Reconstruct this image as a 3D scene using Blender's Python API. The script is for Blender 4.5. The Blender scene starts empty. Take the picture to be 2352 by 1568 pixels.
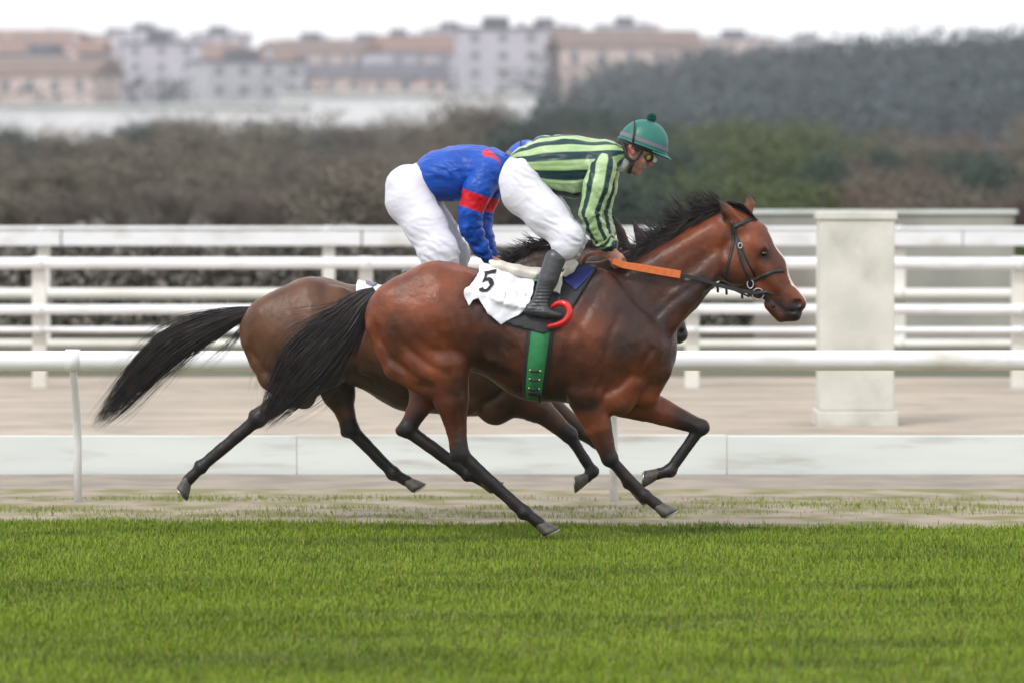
import bpy, math, random
import numpy as np
from mathutils import Vector, Matrix, noise
from mathutils.bvhtree import BVHTree
from mathutils.geometry import delaunay_2d_cdt
random.seed(5); rng = np.random.default_rng(5)
R = math.radians
SC = bpy.context.scene; COL = SC.collection

# ---------------------------------------------------------------- camera, sky, sun, exposure
FPX = 10150.0; CH = 2.0; HZ = 428.0; WPX = 2352.0
TILT = math.atan((784 - HZ) / FPX)
cd = bpy.data.cameras.new('camera'); cam = bpy.data.objects.new('camera', cd); COL.objects.link(cam)
cam.location = (0, 0, CH); cam.rotation_euler = (math.pi / 2 - TILT, 0, 0)
cd.sensor_width = 36; cd.lens = 36 * FPX / WPX; cd.clip_start = 1; cd.clip_end = 9000
cd.dof.use_dof = True; cd.dof.focus_distance = 24.8; cd.dof.aperture_fstop = 2.4
SC.camera = cam
w = bpy.data.worlds.new('World'); SC.world = w; w.use_nodes = True
wn = w.node_tree.nodes; wl = w.node_tree.links
for n in list(wn): wn.remove(n)
SUN_EL, SUN_AZ = R(48), R(215)
sky = wn.new('ShaderNodeTexSky'); sky.sky_type = 'NISHITA'; sky.sun_disc = False
sky.sun_elevation = SUN_EL; sky.sun_rotation = SUN_AZ; sky.air_density = 1.5; sky.dust_density = 4
tcw = wn.new('ShaderNodeTexCoord'); nzw = wn.new('ShaderNodeTexNoise'); nzw.inputs['Scale'].default_value = 2.5; nzw.inputs['Detail'].default_value = 5
crw = wn.new('ShaderNodeValToRGB'); crw.color_ramp.elements[0].color = (10.6, 10.8, 11.4, 1); crw.color_ramp.elements[1].color = (12.6, 12.6, 12.8, 1)
crw.color_ramp.elements[0].position = .35; crw.color_ramp.elements[1].position = .62
mxw = wn.new('ShaderNodeMix'); mxw.data_type = 'RGBA'; mxw.inputs[0].default_value = .9
bg = wn.new('ShaderNodeBackground'); bg.inputs[1].default_value = .1; ow = wn.new('ShaderNodeOutputWorld')
wl.new(tcw.outputs['Generated'], nzw.inputs['Vector']); wl.new(nzw.outputs[0], crw.inputs[0])
wl.new(sky.outputs[0], mxw.inputs[6]); wl.new(crw.outputs[0], mxw.inputs[7]); wl.new(mxw.outputs[2], bg.inputs[0]); wl.new(bg.outputs[0], ow.inputs[0])
sd = bpy.data.lights.new('sun', 'SUN'); so = bpy.data.objects.new('sun', sd); COL.objects.link(so)
sd.energy = 1.5; sd.angle = R(11); sd.color = (1, .97, .93)
sdir = Vector((math.sin(SUN_AZ) * math.cos(SUN_EL), math.cos(SUN_AZ) * math.cos(SUN_EL), math.sin(SUN_EL)))
so.rotation_euler = (-sdir).to_track_quat('-Z', 'Y').to_euler(); so.location = (0, 0, 40)
SC.view_settings.view_transform = 'Standard'; SC.view_settings.look = 'None'; SC.view_settings.exposure = 0.33; SC.view_settings.gamma = 1
SC.cycles.max_bounces = 6; SC.cycles.use_denoising = True; SC.cycles.volume_bounces = 0

# ---------------------------------------------------------------- helpers
def at(px, py, Y):
    """the point at distance Y (metres ahead) that stands at photo coordinates px, py (2352 wide)"""
    u = (px - 1176) / FPX; v = (784 - py) / FPX
    c, s = math.cos(TILT), math.sin(TILT)
    dy = c + v * s; dz = -s + v * c
    return Vector((u * Y / dy, Y, CH + dz * Y / dy))
def tag(o, label=None, cat=None, group=None, kind=None):
    if label: o['label'] = label
    if cat: o['category'] = cat
    if group: o['group'] = group
    if kind: o['kind'] = kind
    return o
def empty(name, loc=(0, 0, 0)):
    o = bpy.data.objects.new(name, None); COL.objects.link(o); o.location = loc; o.empty_display_size = .2
    return o
def link(name, me, mat, parent=None, smooth=True):
    o = bpy.data.objects.new(name, me); COL.objects.link(o)
    if mat:
        for m in (mat if isinstance(mat, (list, tuple)) else [mat]): me.materials.append(m)
    if smooth is not None: me.polygons.foreach_set('use_smooth', [bool(smooth)] * len(me.polygons))
    if parent:
        o.parent = parent; o.matrix_parent_inverse = Matrix.Translation(-Vector(parent.location))
    return o
def np_mesh(name, V, F):
    """V (n,3), F (m,k) arrays"""
    V = np.asarray(V, dtype=np.float32); F = np.asarray(F, dtype=np.int32); m, k = F.shape
    me = bpy.data.meshes.new(name); me.vertices.add(len(V)); me.vertices.foreach_set('co', V.ravel())
    me.loops.add(m * k); me.loops.foreach_set('vertex_index', F.ravel())
    me.polygons.add(m); me.polygons.foreach_set('loop_start', np.arange(0, m * k, k, dtype=np.int32))
    me.update(calc_edges=True); me.validate()
    return me
def attr(me, name, vals):
    a = me.attributes.new(name, 'FLOAT', 'POINT'); a.data.foreach_set('value', np.asarray(vals, dtype=np.float32))
class MB:
    def __init__(s): s.v = []; s.f = []
    def add(s, vs, fs):
        b = len(s.v); s.v += [tuple(v) for v in vs]; s.f += [tuple(b + i for i in f) for f in fs]
    def box(s, x0, y0, z0, x1, y1, z1):
        s.add([(x0, y0, z0), (x1, y0, z0), (x1, y1, z0), (x0, y1, z0), (x0, y0, z1), (x1, y0, z1), (x1, y1, z1), (x0, y1, z1)],
              [(0, 3, 2, 1), (4, 5, 6, 7), (0, 1, 5, 4), (1, 2, 6, 5), (2, 3, 7, 6), (3, 0, 4, 7)])
    def tube(s, pts, rad, n=10, caps=True):
        pts = [Vector(p) for p in pts]; m = len(pts); rs = rad if isinstance(rad, (list, tuple)) else [rad] * m
        vs = []; up = Vector((0, 1, 0))
        for i, p in enumerate(pts):
            t = (pts[min(i + 1, m - 1)] - pts[max(i - 1, 0)]).normalized()
            if abs(t.dot(up)) > .95: up = Vector((1, 0, 0))
            a = t.cross(up).normalized(); b = t.cross(a).normalized(); up = -b if b.dot(up) < 0 else b
            a = t.cross(up).normalized(); b = a.cross(t).normalized()
            for k in range(n):
                q = 2 * math.pi * k / n; vs.append(p + (a * math.cos(q) + b * math.sin(q)) * rs[i])
        fs = []
        for i in range(m - 1):
            for k in range(n): fs.append((i * n + k, i * n + (k + 1) % n, (i + 1) * n + (k + 1) % n, (i + 1) * n + k))
        if caps: fs.append(tuple(range(n - 1, -1, -1))); fs.append(tuple(range((m - 1) * n, m * n)))
        s.add(vs, fs)
    def build(s, name, mat, parent=None, smooth=False, bevel=0):
        me = bpy.data.meshes.new(name); me.from_pydata(s.v, [], s.f); me.update()
        o = link(name, me, mat, parent, smooth)
        if bevel:
            b = o.modifiers.new('bevel', 'BEVEL'); b.width = bevel; b.segments = 2; b.limit_method = 'ANGLE'
        return o

# ---------------------------------------------------------------- materials
def mat(name, c1, c2=None, rough=.7, scale=5, detail=5, bump=0, bscale=None, metal=0, spec=.5, sheen=0, stretch=(1, 1, 1), coat=0, lo=.35, hi=.65, c3=None, c3scale=1, c3lo=.5, c3hi=.62, attrs=(), trans=0):
    m = bpy.data.materials.new(name); m.use_nodes = True; N = m.node_tree.nodes; L = m.node_tree.links
    p = N['Principled BSDF']; p.inputs['Roughness'].default_value = rough; p.inputs['Metallic'].default_value = metal
    p.inputs['Specular IOR Level'].default_value = spec; p.inputs['Sheen Weight'].default_value = sheen; p.inputs['Coat Weight'].default_value = coat
    tc = N.new('ShaderNodeTexCoord'); mp = N.new('ShaderNodeMapping'); mp.inputs['Scale'].default_value = stretch
    L.new(tc.outputs['Object'], mp.inputs['Vector'])
    def nz(sc, lo_, hi_, det=detail):
        n = N.new('ShaderNodeTexNoise'); n.inputs['Scale'].default_value = sc; n.inputs['Detail'].default_value = det; L.new(mp.outputs[0], n.inputs['Vector'])
        r = N.new('ShaderNodeMapRange'); r.inputs[1].default_value = lo_; r.inputs[2].default_value = hi_; L.new(n.outputs[0], r.inputs[0]); return r.outputs[0]
    def mix(f, a, b):
        x = N.new('ShaderNodeMix'); x.data_type = 'RGBA'
        if isinstance(f, float): x.inputs[0].default_value = f
        else: L.new(f, x.inputs[0])
        for s, v in ((6, a), (7, b)):
            if isinstance(v, tuple): x.inputs[s].default_value = (*v, 1)
            else: L.new(v, x.inputs[s])
        return x.outputs[2]
    col = (*c1,) if c2 is None else mix(nz(scale, lo, hi), c1, c2)
    if c3 is not None: col = mix(nz(c3scale, c3lo, c3hi), col, c3)
    for an, c in attrs:   # colour zones of the thing itself, kept as mesh attributes
        a = N.new('ShaderNodeAttribute'); a.attribute_name = an
        col = mix(a.outputs['Fac'], col, c)
    if isinstance(col, tuple): p.inputs['Base Color'].default_value = (*col, 1)
    else: L.new(col, p.inputs['Base Color'])
    if bump:
        b = N.new('ShaderNodeBump'); b.inputs['Strength'].default_value = 1; b.inputs['Distance'].default_value = bump
        L.new(nz(bscale or scale * 4, 0, 1, 6), b.inputs['Height']); L.new(b.outputs[0], p.inputs['Normal'])
    return m
M = {}
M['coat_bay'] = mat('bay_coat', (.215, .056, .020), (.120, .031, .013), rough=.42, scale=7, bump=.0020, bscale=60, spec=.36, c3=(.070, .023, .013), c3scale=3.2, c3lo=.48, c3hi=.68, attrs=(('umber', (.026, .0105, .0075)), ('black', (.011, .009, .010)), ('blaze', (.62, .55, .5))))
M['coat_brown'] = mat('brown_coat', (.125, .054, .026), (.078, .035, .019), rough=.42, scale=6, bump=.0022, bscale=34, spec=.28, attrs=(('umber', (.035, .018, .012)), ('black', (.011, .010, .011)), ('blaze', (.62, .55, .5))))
M['hair'] = mat('black_hair', (.008, .008, .010), (.034, .024, .020), rough=.42, scale=14, spec=.45)
M['hoof'] = mat('hoof_horn', (.05, .045, .042), (.10, .085, .07), rough=.55, scale=30, bump=.001)
M['shoe'] = mat('steel_shoe', (.55, .55, .56), rough=.3, metal=1)
M['eye'] = mat('dark_eye', (.01, .007, .006), rough=.18)
M['skin'] = mat('skin', (.42, .22, .155), (.33, .15, .11), rough=.55, scale=22, bump=.0008, bscale=120, attrs=(('blush', (.42, .10, .085)),('stubble', (.20, .13, .10))))
M['silk_green'] = mat('striped_satin', (.42, .56, .31), (.30, .45, .20), rough=.36, scale=7, bump=.0018, bscale=16, spec=.35, attrs=(('stripe', (.008, .034, .040)),))
M['silk_blue'] = mat('blue_satin', (.005, .075, .43), (.004, .058, .35), rough=.42, scale=5, bump=.0012, bscale=12, spec=.3, attrs=(('stripe', (.56, .008, .018)),))
M['breeches'] = mat('white_breeches', (.66, .66, .73), (.62, .62, .70), rough=.7, scale=6, bump=.0012, bscale=24)
M['boot'] = mat('black_leather_boot', (.022, .024, .028), (.05, .055, .062), rough=.38, scale=8, bump=.0025, bscale=36)
M['sole'] = mat('boot_sole', (.012, .012, .012), rough=.8)
M['teal'] = mat('teal_helmet_cover', (.006, .135, .105), (.005, .115, .092), rough=.42, scale=6, bump=.0008, bscale=90)
M['teal_pom'] = mat('teal_pompom_wool', (.006, .13, .10), (.004, .08, .065), rough=.9, scale=60, bump=.003)
M['band'] = mat('grey_band', (.16, .15, .19), rough=.7)
M['strap'] = mat('black_strap', (.012, .012, .014), (.022, .022, .026), rough=.5, scale=30, bump=.0006)
M['cap_blue'] = mat('blue_helmet_cover', (.012, .085, .50), (.008, .06, .4), rough=.45, scale=6)
M['goggle_lens'] = mat('goggle_lens', (.30, .28, .02), rough=.08, coat=.8)
M['clear_lens'] = mat('clear_lens', (.65, .68, .68), rough=.08, coat=.8)
M['collar'] = mat('white_collar', (.7, .72, .78), rough=.7)
M['cloth'] = mat('white_number_cloth', (.80, .81, .87), (.74, .75, .83), rough=.8, scale=10, bump=.003, bscale=22)
M['ink'] = mat('black_print', (.012, .012, .014), rough=.8)
M['pad'] = mat('black_saddle_pad', (.014, .015, .018), (.026, .027, .032), rough=.7, scale=14, bump=.002)
M['navy'] = mat('navy_panel', (.010, .016, .13), (.014, .022, .17), rough=.6, scale=12)
M['cream'] = mat('cream_saddle_leather', (.66, .63, .55), (.55, .52, .45), rough=.5, scale=10, bump=.0015)
M['girth'] = mat('green_girth_web', (.018, .185, .060), (.022, .22, .075), rough=.7, scale=40, bump=.001, bscale=200)
M['girth_green'] = mat('green_leather_tab', (.02, .17, .06), (.05, .3, .13), rough=.5, scale=30)
M['red'] = mat('red_stirrup', (.60, .006, .010), (.48, .004, .008), rough=.28, scale=10, coat=.5)
M['steel'] = mat('steel', (.6, .6, .6), rough=.28, metal=1)
M['brass'] = mat('brass', (.6, .48, .2), rough=.3, metal=1)
M['orange'] = mat('orange_rubber_grip', (.66, .165, .035), (.55, .125, .025), rough=.6, scale=40, bump=.001, bscale=150)
M['rein_brown'] = mat('worn_orange_rubber', (.30, .085, .035), (.22, .06, .03), rough=.6, scale=40)
M['white_rail'] = mat('white_plastic_rail', (.80, .81, .83), (.72, .73, .75), rough=.42, scale=3, stretch=(.4, 1, 1), c3=(.52, .49, .42), c3scale=5, c3lo=.52, c3hi=.8)
M['rail_cream'] = mat('weathered_rail', (.74, .73, .69), (.62, .60, .54), rough=.6, scale=3, stretch=(.4, 1, 1))
M['kerb_white'] = mat('white_kerb_board', (.66, .70, .67), (.58, .62, .60), rough=.65, scale=3, stretch=(.25, 1, 2), c3=(.40, .38, .32), c3scale=6, c3lo=.52, c3hi=.8)
M['kiosk'] = mat('pale_render', (.60, .60, .54), (.50, .50, .45), rough=.85, scale=3, detail=8, bump=.004, bscale=22, c3=(.38, .37, .33), c3scale=2.2, c3lo=.56, c3hi=.76)
M['turf'] = mat('turf_soil', (.075, .10, .02), (.10, .085, .035), rough=.95, scale=9, bump=.01)
M['worn'] = mat('worn_turf_dirt', (.30, .25, .19), (.17, .16, .06), rough=.95, scale=2.6, detail=8, bump=.012, bscale=14, lo=.42, hi=.6)
M['track'] = mat('dirt_track_sand', (.42, .35, .28), (.30, .26, .21), rough=.95, scale=1.4, detail=8, bump=.02, bscale=7, stretch=(.5, 1, 1), c3=(.24, .215, .175), c3scale=3.5, c3lo=.52, c3hi=.7)
M['track_dark'] = mat('raked_track_margin', (.30, .255, .205), (.21, .185, .15), rough=.95, scale=2.2, detail=8, bump=.02, bscale=9)
M['field'] = mat('far_field', (.10, .095, .06), (.07, .075, .04), rough=.95, scale=.25)
M['hill'] = mat('hill_ground', (.10, .10, .075), (.07, .085, .055), rough=.95, scale=.05, c3=(.17, .16, .14), c3scale=.03, c3lo=.5, c3hi=.6)
def grass_mat():
    m = mat('grass_blades', (.130, .212, .008), (.180, .268, .022), rough=.6, scale=.9, detail=4, c3=(.080, .140, .012), c3scale=1.7, c3lo=.46, c3hi=.66, stretch=(.35, 1, 1), spec=.12, attrs=(('dry', (.26, .27, .06)),))
    return m
M['grass'] = grass_mat()
# ---------------------------------------------------------------- distance-field modelling of bodies
def surface_nets(F, o, h):
    s = F < 0; nx, ny, nz = F.shape
    c = np.zeros((nx - 1, ny - 1, nz - 1), np.int8)
    for i in (0, 1):
        for j in (0, 1):
            for k in (0, 1): c += s[i:nx - 1 + i, j:ny - 1 + j, k:nz - 1 + k]
    act = (c > 0) & (c < 8); idx = np.full(act.shape, -1, np.int32); I, J, K = np.nonzero(act); idx[I, J, K] = np.arange(len(I))
    P = np.zeros((len(I), 3)); N = np.zeros(len(I))
    cs = [(i, j, k) for i in (0, 1) for j in (0, 1) for k in (0, 1)]
    for a in cs:
        for ax in range(3):
            if a[ax]: continue
            b = list(a); b[ax] = 1
            fa = F[I + a[0], J + a[1], K + a[2]]; fb = F[I + b[0], J + b[1], K + b[2]]
            m = (fa < 0) != (fb < 0); t = fa[m] / (fa[m] - fb[m]); p = np.tile(np.array(a, float), (m.sum(), 1)); p[:, ax] += t
            P[m] += p; N[m] += 1
    V = (P / N[:, None] + np.stack([I, J, K], 1)) * h + np.array(o)
    faces = []
    for ax in range(3):
        a, b = [(1, 2), (2, 0), (0, 1)][ax]
        sl0 = [slice(None)] * 3; sl1 = [slice(None)] * 3; sl0[ax] = slice(0, -1); sl1[ax] = slice(1, None)
        ch = s[tuple(sl0)] != s[tuple(sl1)]; q = np.array(np.nonzero(ch)).T
        q = q[(q[:, a] > 0) & (q[:, b] > 0) & (q[:, a] < F.shape[a] - 1) & (q[:, b] < F.shape[b] - 1)]
        def g(da, db):
            r = q.copy(); r[:, a] -= da; r[:, b] -= db; return idx[r[:, 0], r[:, 1], r[:, 2]]
        f = np.stack([g(1, 1), g(0, 1), g(0, 0), g(1, 0)], 1)
        ins = s[q[:, 0], q[:, 1], q[:, 2]]; f[~ins] = f[~ins][:, ::-1]; faces.append(f)
    return V, np.concatenate(faces)
def smooth(V, F, it=2):
    e = np.concatenate([F[:, [0, 1]], F[:, [1, 2]], F[:, [2, 3]], F[:, [3, 0]]]); n = len(V)
    e = np.concatenate([e, e[:, ::-1]]); cnt = np.bincount(e[:, 0], minlength=n)
    for _ in range(it):
        A = np.stack([np.bincount(e[:, 0], weights=V[e[:, 1], c], minlength=n) for c in range(3)], 1) / cnt[:, None]
        V = V * .4 + A * .6
    return V
class Body:
    """solid grown from overlapping tapered segments with blended joints; px radii scale with the distance Y0"""
    def __init__(s, Y0, tf=None, h=.008): s.Y0 = Y0; s.px = Y0 / FPX; s.p = []; s.tf = tf or (lambda x, y: (x, y)); s.h = h; s.rs = 1
    def pt(s, x, y, off): x, y = s.tf(x, y); return np.array(at(x, y, s.Y0 + off))
    def seg(s, x1, y1, r1, x2, y2, r2, o1=0, o2=None, k1=1, k2=None, b=.03, cut=False):
        o2 = o1 if o2 is None else o2; k2 = k1 if k2 is None else k2
        s.p.append((s.pt(x1, y1, o1), s.pt(x2, y2, o2), r1 * s.px * s.rs, r2 * s.px * s.rs, k1, k2, b, cut))
    def ball(s, x, y, r, o=0, k=1, b=.03, cut=False): s.seg(x, y, r, x + .01, y, r, o, o, k, k, b, cut)
    def chain(s, pts, o, k=1, b=.02):
        """pts (x, y, r) or (x, y, r, off)"""
        q = [(p if len(p) == 4 else (*p, o)) for p in pts]
        for a, c in zip(q, q[1:]): s.seg(a[0], a[1], a[2], c[0], c[1], c[2], a[3], c[3], k, k, b)
    def field(s):
        lo = np.min([np.minimum(a - max(r1, r2) * np.array([1, max(k1, k2), 1]), b - max(r1, r2) * np.array([1, max(k1, k2), 1])) for a, b, r1, r2, k1, k2, _, c in s.p if not c], 0) - .03
        hi = np.max([np.maximum(a + max(r1, r2) * np.array([1, max(k1, k2), 1]), b + max(r1, r2) * np.array([1, max(k1, k2), 1])) for a, b, r1, r2, k1, k2, _, c in s.p if not c], 0) + .03
        h = s.h; n = np.ceil((hi - lo) / h).astype(int) + 1; F = np.full(n, .12, np.float32)
        X, Yv, Z = [(lo[i] + h * np.arange(n[i])).astype(np.float32) for i in range(3)]
        for a, b, r1, r2, k1, k2, bl, cut in s.p:
            rr = np.array([1, max(k1, k2), 1]) * max(r1, r2); mg = bl + .02
            i0 = np.clip(((np.minimum(a, b) - rr - mg - lo) / h).astype(int), 0, n - 1); i1 = np.clip(((np.maximum(a, b) + rr + mg - lo) / h).astype(int) + 1, 1, n)
            sl = tuple(slice(i0[i], i1[i]) for i in range(3))
            x = X[sl[0]][:, None, None] - a[0]; y = Yv[sl[1]][None, :, None] - a[1]; z = Z[sl[2]][None, None, :] - a[2]
            d = b - a; L2 = float(d @ d) + 1e-12
            t = np.clip((x * d[0] + y * d[1] + z * d[2]) / L2, 0, 1)
            k = k1 + (k2 - k1) * t
            D = np.sqrt((x - t * d[0]) ** 2 + ((y - t * d[1]) / k) ** 2 + (z - t * d[2]) ** 2) - (r1 + (r2 - r1) * t)
            f = F[sl]
            if cut:
                D = -D; hh = np.clip(.5 - .5 * (f - D) / bl, 0, 1); F[sl] = f * (1 - hh) + D * hh + bl * hh * (1 - hh)
            else:
                hh = np.clip(.5 + .5 * (f - D) / bl, 0, 1); F[sl] = f * (1 - hh) + D * hh - bl * hh * (1 - hh)
        return F, lo
    def mesh(s, name, it=2, disp=None):
        F, lo = s.field(); V, Q = surface_nets(F, lo, s.h); V = smooth(V, Q, it)
        if disp:
            me = np_mesh(name, V, Q); nn = np.zeros(len(V) * 3, np.float32); me.vertices.foreach_get('normal', nn); nn = nn.reshape(-1, 3)
            V = V + nn * disp(V)[:, None]; bpy.data.meshes.remove(me)
        me = np_mesh(name, V, Q); me['n'] = 1
        return me, V, Q
def seg_mask(V, B, segs, soft=.03):
    """1 inside the given px segments (x1,y1,r1,x2,y2,r2[,off]) of body B, fading over soft metres; ignores depth unless off given"""
    m = np.zeros(len(V))
    for g in segs:
        a = B.pt(g[0], g[1], 0); b = B.pt(g[3], g[4], 0); d = b - a; d2 = d[[0, 2]]; p = V[:, [0, 2]] - a[[0, 2]]
        t = np.clip(p @ d2 / (d2 @ d2 + 1e-9), 0, 1); D = np.sqrt(((p - t[:, None] * d2) ** 2).sum(1)) - (g[2] + (g[5] - g[2]) * t) * B.px
        v = np.clip(.5 - D / soft, 0, 1)
        if len(g) > 6: v = v * ((V[:, 1] - B.Y0) * np.sign(g[6]) > -.0)
        m = np.maximum(m, v)
    return m
def fractal(V, sc, st=(1, 1, 1), seed=0.):
    return np.array([noise.fractal(Vector((v[0] * sc * st[0] + seed, v[1] * sc * st[1], v[2] * sc * st[2])), 1.0, 2.0, 3) for v in V])
def bvh_of(V, Q): return BVHTree.FromPolygons([tuple(v) for v in V], [tuple(int(i) for i in q) for q in Q])
CAMP = Vector((0, 0, CH))
class Surf:
    """casts photo coordinates onto the near side of a body"""
    def __init__(s, bvh, Y0): s.b = bvh; s.Y0 = Y0
    def hit(s, px, py, off=0):
        d = (at(px, py, s.Y0) - CAMP).normalized(); h = s.b.ray_cast(CAMP, d, 60)
        if h[0] is None:
            q = at(px, py, s.Y0); h = s.b.find_nearest(q); return h[0] + h[1] * off, h[1]
        n = h[1]; return h[0] + n * off, n
def densify(poly, step):
    out = []
    for i in range(len(poly)):
        a = Vector(poly[i]); b = Vector(poly[(i + 1) % len(poly)]); n = max(1, int((b - a).length / step))
        for j in range(n): out.append(a + (b - a) * (j / n))
    return out
def inside(p, poly):
    c = False; n = len(poly)
    for i in range(n):
        a = poly[i]; b = poly[i - 1]
        if (a[1] > p[1]) != (b[1] > p[1]) and p[0] < (b[0] - a[0]) * (p[1] - a[1]) / (b[1] - a[1]) + a[0]: c = not c
    return c
def patch(name, poly, fn, mt, parent=None, step=5, thick=.003):
    """a sheet of cloth or leather with the given outline laid on a surface; fn(x, y) -> point"""
    bd = densify(poly, step); n = len(bd); pts = list(bd)
    x0 = min(p[0] for p in bd); x1 = max(p[0] for p in bd); y0 = min(p[1] for p in bd); y1 = max(p[1] for p in bd)
    y = y0 + step * .5
    while y < y1:
        x = x0 + step * .5
        while x < x1:
            if inside((x, y), poly) and min((Vector((x, y)) - b).length for b in bd) > step * .45: pts.append(Vector((x, y)))
            x += step
        y += step
    r = delaunay_2d_cdt(pts, [(i, (i + 1) % n) for i in range(n)], [], 1, 1e-4)
    me = bpy.data.meshes.new(name); me.from_pydata([tuple(fn(p[0], p[1])) for p in r[0]], [], [tuple(reversed(f)) for f in r[2]]); me.update()
    o = link(name, me, mt, parent)
    if thick:
        m = o.modifiers.new('thick', 'SOLIDIFY'); m.thickness = thick; m.offset = 0
    return o
def ribbon(name, path, wid, sf, mt, parent=None, off=.004, thick=.004, step=5):
    """a strap: px path laid on a surface, wid px wide (number or list)"""
    pts = []; ws = []
    wl_ = wid if isinstance(wid, (list, tuple)) else [wid] * len(path)
    for i in range(len(path) - 1):
        a = Vector(path[i]); b = Vector(path[i + 1]); n = max(1, int((b - a).length / step))
        for j in range(n): pts.append(a + (b - a) * j / n); ws.append(wl_[i] + (wl_[i + 1] - wl_[i]) * j / n)
    pts.append(Vector(path[-1])); ws.append(wl_[-1]); vs = []; fs = []
    for i, p in enumerate(pts):
        t = (pts[min(i + 1, len(pts) - 1)] - pts[max(i - 1, 0)]).normalized(); q = Vector((-t[1], t[0]))
        for u in (-.5, 0, .5): vs.append(tuple(sf.hit(p[0] + q[0] * ws[i] * u, p[1] + q[1] * ws[i] * u, off)[0]))
    for i in range(len(pts) - 1):
        for k in (0, 1): fs.append((i * 3 + k, i * 3 + k + 1, i * 3 + 4 + k, i * 3 + 3 + k))
    me = bpy.data.meshes.new(name); me.from_pydata(vs, [], fs); me.update(); o = link(name, me, mt, parent)
    m = o.modifiers.new('thick', 'SOLIDIFY'); m.thickness = thick; m.offset = 0
    return o
def spline(pts, n):
    """Catmull-Rom through rows of numbers"""
    P = np.array(pts, float); P = np.vstack([2 * P[0] - P[1], P, 2 * P[-1] - P[-2]]); out = []; m = len(P) - 3
    for u in np.linspace(0, m, n):
        i = min(int(u), m - 1); t = u - i; a, b, c, d = P[i:i + 4]
        out.append(.5 * (2 * b + (c - a) * t + (2 * a - 5 * b + 4 * c - d) * t * t + (3 * b - a - 3 * c + d) * t ** 3))
    return np.array(out)
def strands(name, P, rad, mt, parent=None):
    """P (S, n, 3) hair paths, rad (S, n): tapered three-sided strands in one mesh"""
    S, n, _ = P.shape; T = np.gradient(P, axis=1); T /= np.linalg.norm(T, axis=2, keepdims=True) + 1e-9
    A = np.cross(T, np.array([.1, 1, .2])); A /= np.linalg.norm(A, axis=2, keepdims=True) + 1e-9; B = np.cross(T, A)
    V = np.stack([P + (A * math.cos(q) + B * math.sin(q)) * rad[..., None] for q in (0, 2.094, 4.189)], 2).reshape(-1, 3)
    i = np.arange(S)[:, None, None] * n * 3 + np.arange(n - 1)[None, :, None] * 3; k = np.arange(3)[None, None, :]; k2 = (k + 1) % 3
    F = np.stack([i + k, i + k2, i + 3 + k2, i + 3 + k], -1).reshape(-1, 4)
    return link(name, np_mesh(name, V, F), mt, parent)

# ---------------------------------------------------------------- ground, rails and setting
def sheet(name, x0, y0, x1, y1, z, mt, nx=2, ny=2, hf=None):
    xs = np.linspace(x0, x1, nx); ys = np.linspace(y0, y1, ny); X, Yy = np.meshgrid(xs, ys, indexing='ij')
    Z = np.full_like(X, z) if hf is None else hf(X, Yy)
    V = np.stack([X, Yy, Z], -1).reshape(-1, 3); i = np.arange(nx - 1)[:, None] * ny + np.arange(ny - 1)[None, :]
    F = np.stack([i, i + ny, i + ny + 1, i + 1], -1).reshape(-1, 4)
    return tag(link(name, np_mesh(name, V, F), mt), kind='structure')
sheet('ground', -900, -40, 900, 3200, -.012, M['field'])
sheet('turf', -60, 4, 60, 29.2, 0, M['turf'])
def uneven(a, sc, z0): return lambda X, Y: z0 + a * np.vectorize(lambda x, y: noise.fractal(Vector((x * sc, y * sc, 0)), 1, 2, 3))(X, Y)
tag(link('worn_turf_strip', np_mesh('worn_turf_strip', [(-60, 27.2, .004), (-8, 26.8, .004), (0, 26.02, .004), (8, 25.2, .004), (60, 24.8, .004), (60, 29.2, .004), (8, 29.2, .004), (0, 29.2, .004), (-8, 29.2, .004), (-60, 29.2, .004)], [(0, 1, 8, 9), (1, 2, 7, 8), (2, 3, 6, 7), (3, 4, 5, 6)]), M['worn']), kind='structure')
sheet('track_margin', -60, 29.2, 60, 30.75, -.004, M['track_dark'])
sheet('dirt_track', -70, 30.9, 70, 46.5, -.004, M['track'])
# grass blades on the turf: nobody could count them
def blades(N, x0, x1, y0, y1, hmin, hmax, seed, dens=None):
    g = np.random.default_rng(seed); x = g.uniform(x0, x1, N); y = g.uniform(y0, y1, N)
    keep = np.abs(x) < (.125 * y + .9) if dens is None else dens(x, y, g); x = x[keep]; y = y[keep]; n = len(x)
    h = g.uniform(hmin, hmax, n); h *= 1 + .45 * np.sin(x * 3.1 + 2 * np.sin(y * 2.3)) * np.sin(y * 4.7 + 1.5 * np.sin(x * 1.9)) * (g.random(n) > .3); a = g.uniform(0, 6.283, n); lean = g.uniform(.1, .8, n) * h; wv = g.uniform(.0016, .0034, n)
    dx = np.cos(a); dy = np.sin(a); px_ = -dy * wv; py_ = dx * wv; z = np.zeros(n)
    V = np.stack([np.stack([x + px_, y + py_, z], 1), np.stack([x - px_, y - py_, z], 1),
                  np.stack([x - px_ * .7 + dx * lean * .35, y - py_ * .7 + dy * lean * .35, h * .6], 1), np.stack([x + px_ * .7 + dx * lean * .35, y + py_ * .7 + dy * lean * .35, h * .6], 1),
                  np.stack([x + dx * lean, y + dy * lean, h], 1)], 1).reshape(-1, 3)
    b = np.arange(n)[:, None] * 5
    F = np.concatenate([b + np.array([0, 1, 2, 3]), b + np.array([3, 2, 4, 4])]); return V, F, n
Vg, Fg, n1 = blades(620000, -5, 5, 15.5, 27.2, .014, .040, 3, lambda x, y, g: (np.abs(x) < (.125 * y + .9)) & (y < 26.05 - .10 * x + .05 * np.sin(x * 7) + .04 * np.sin(x * 17 + 1) + g.normal(size=len(x)) * .10))
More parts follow.
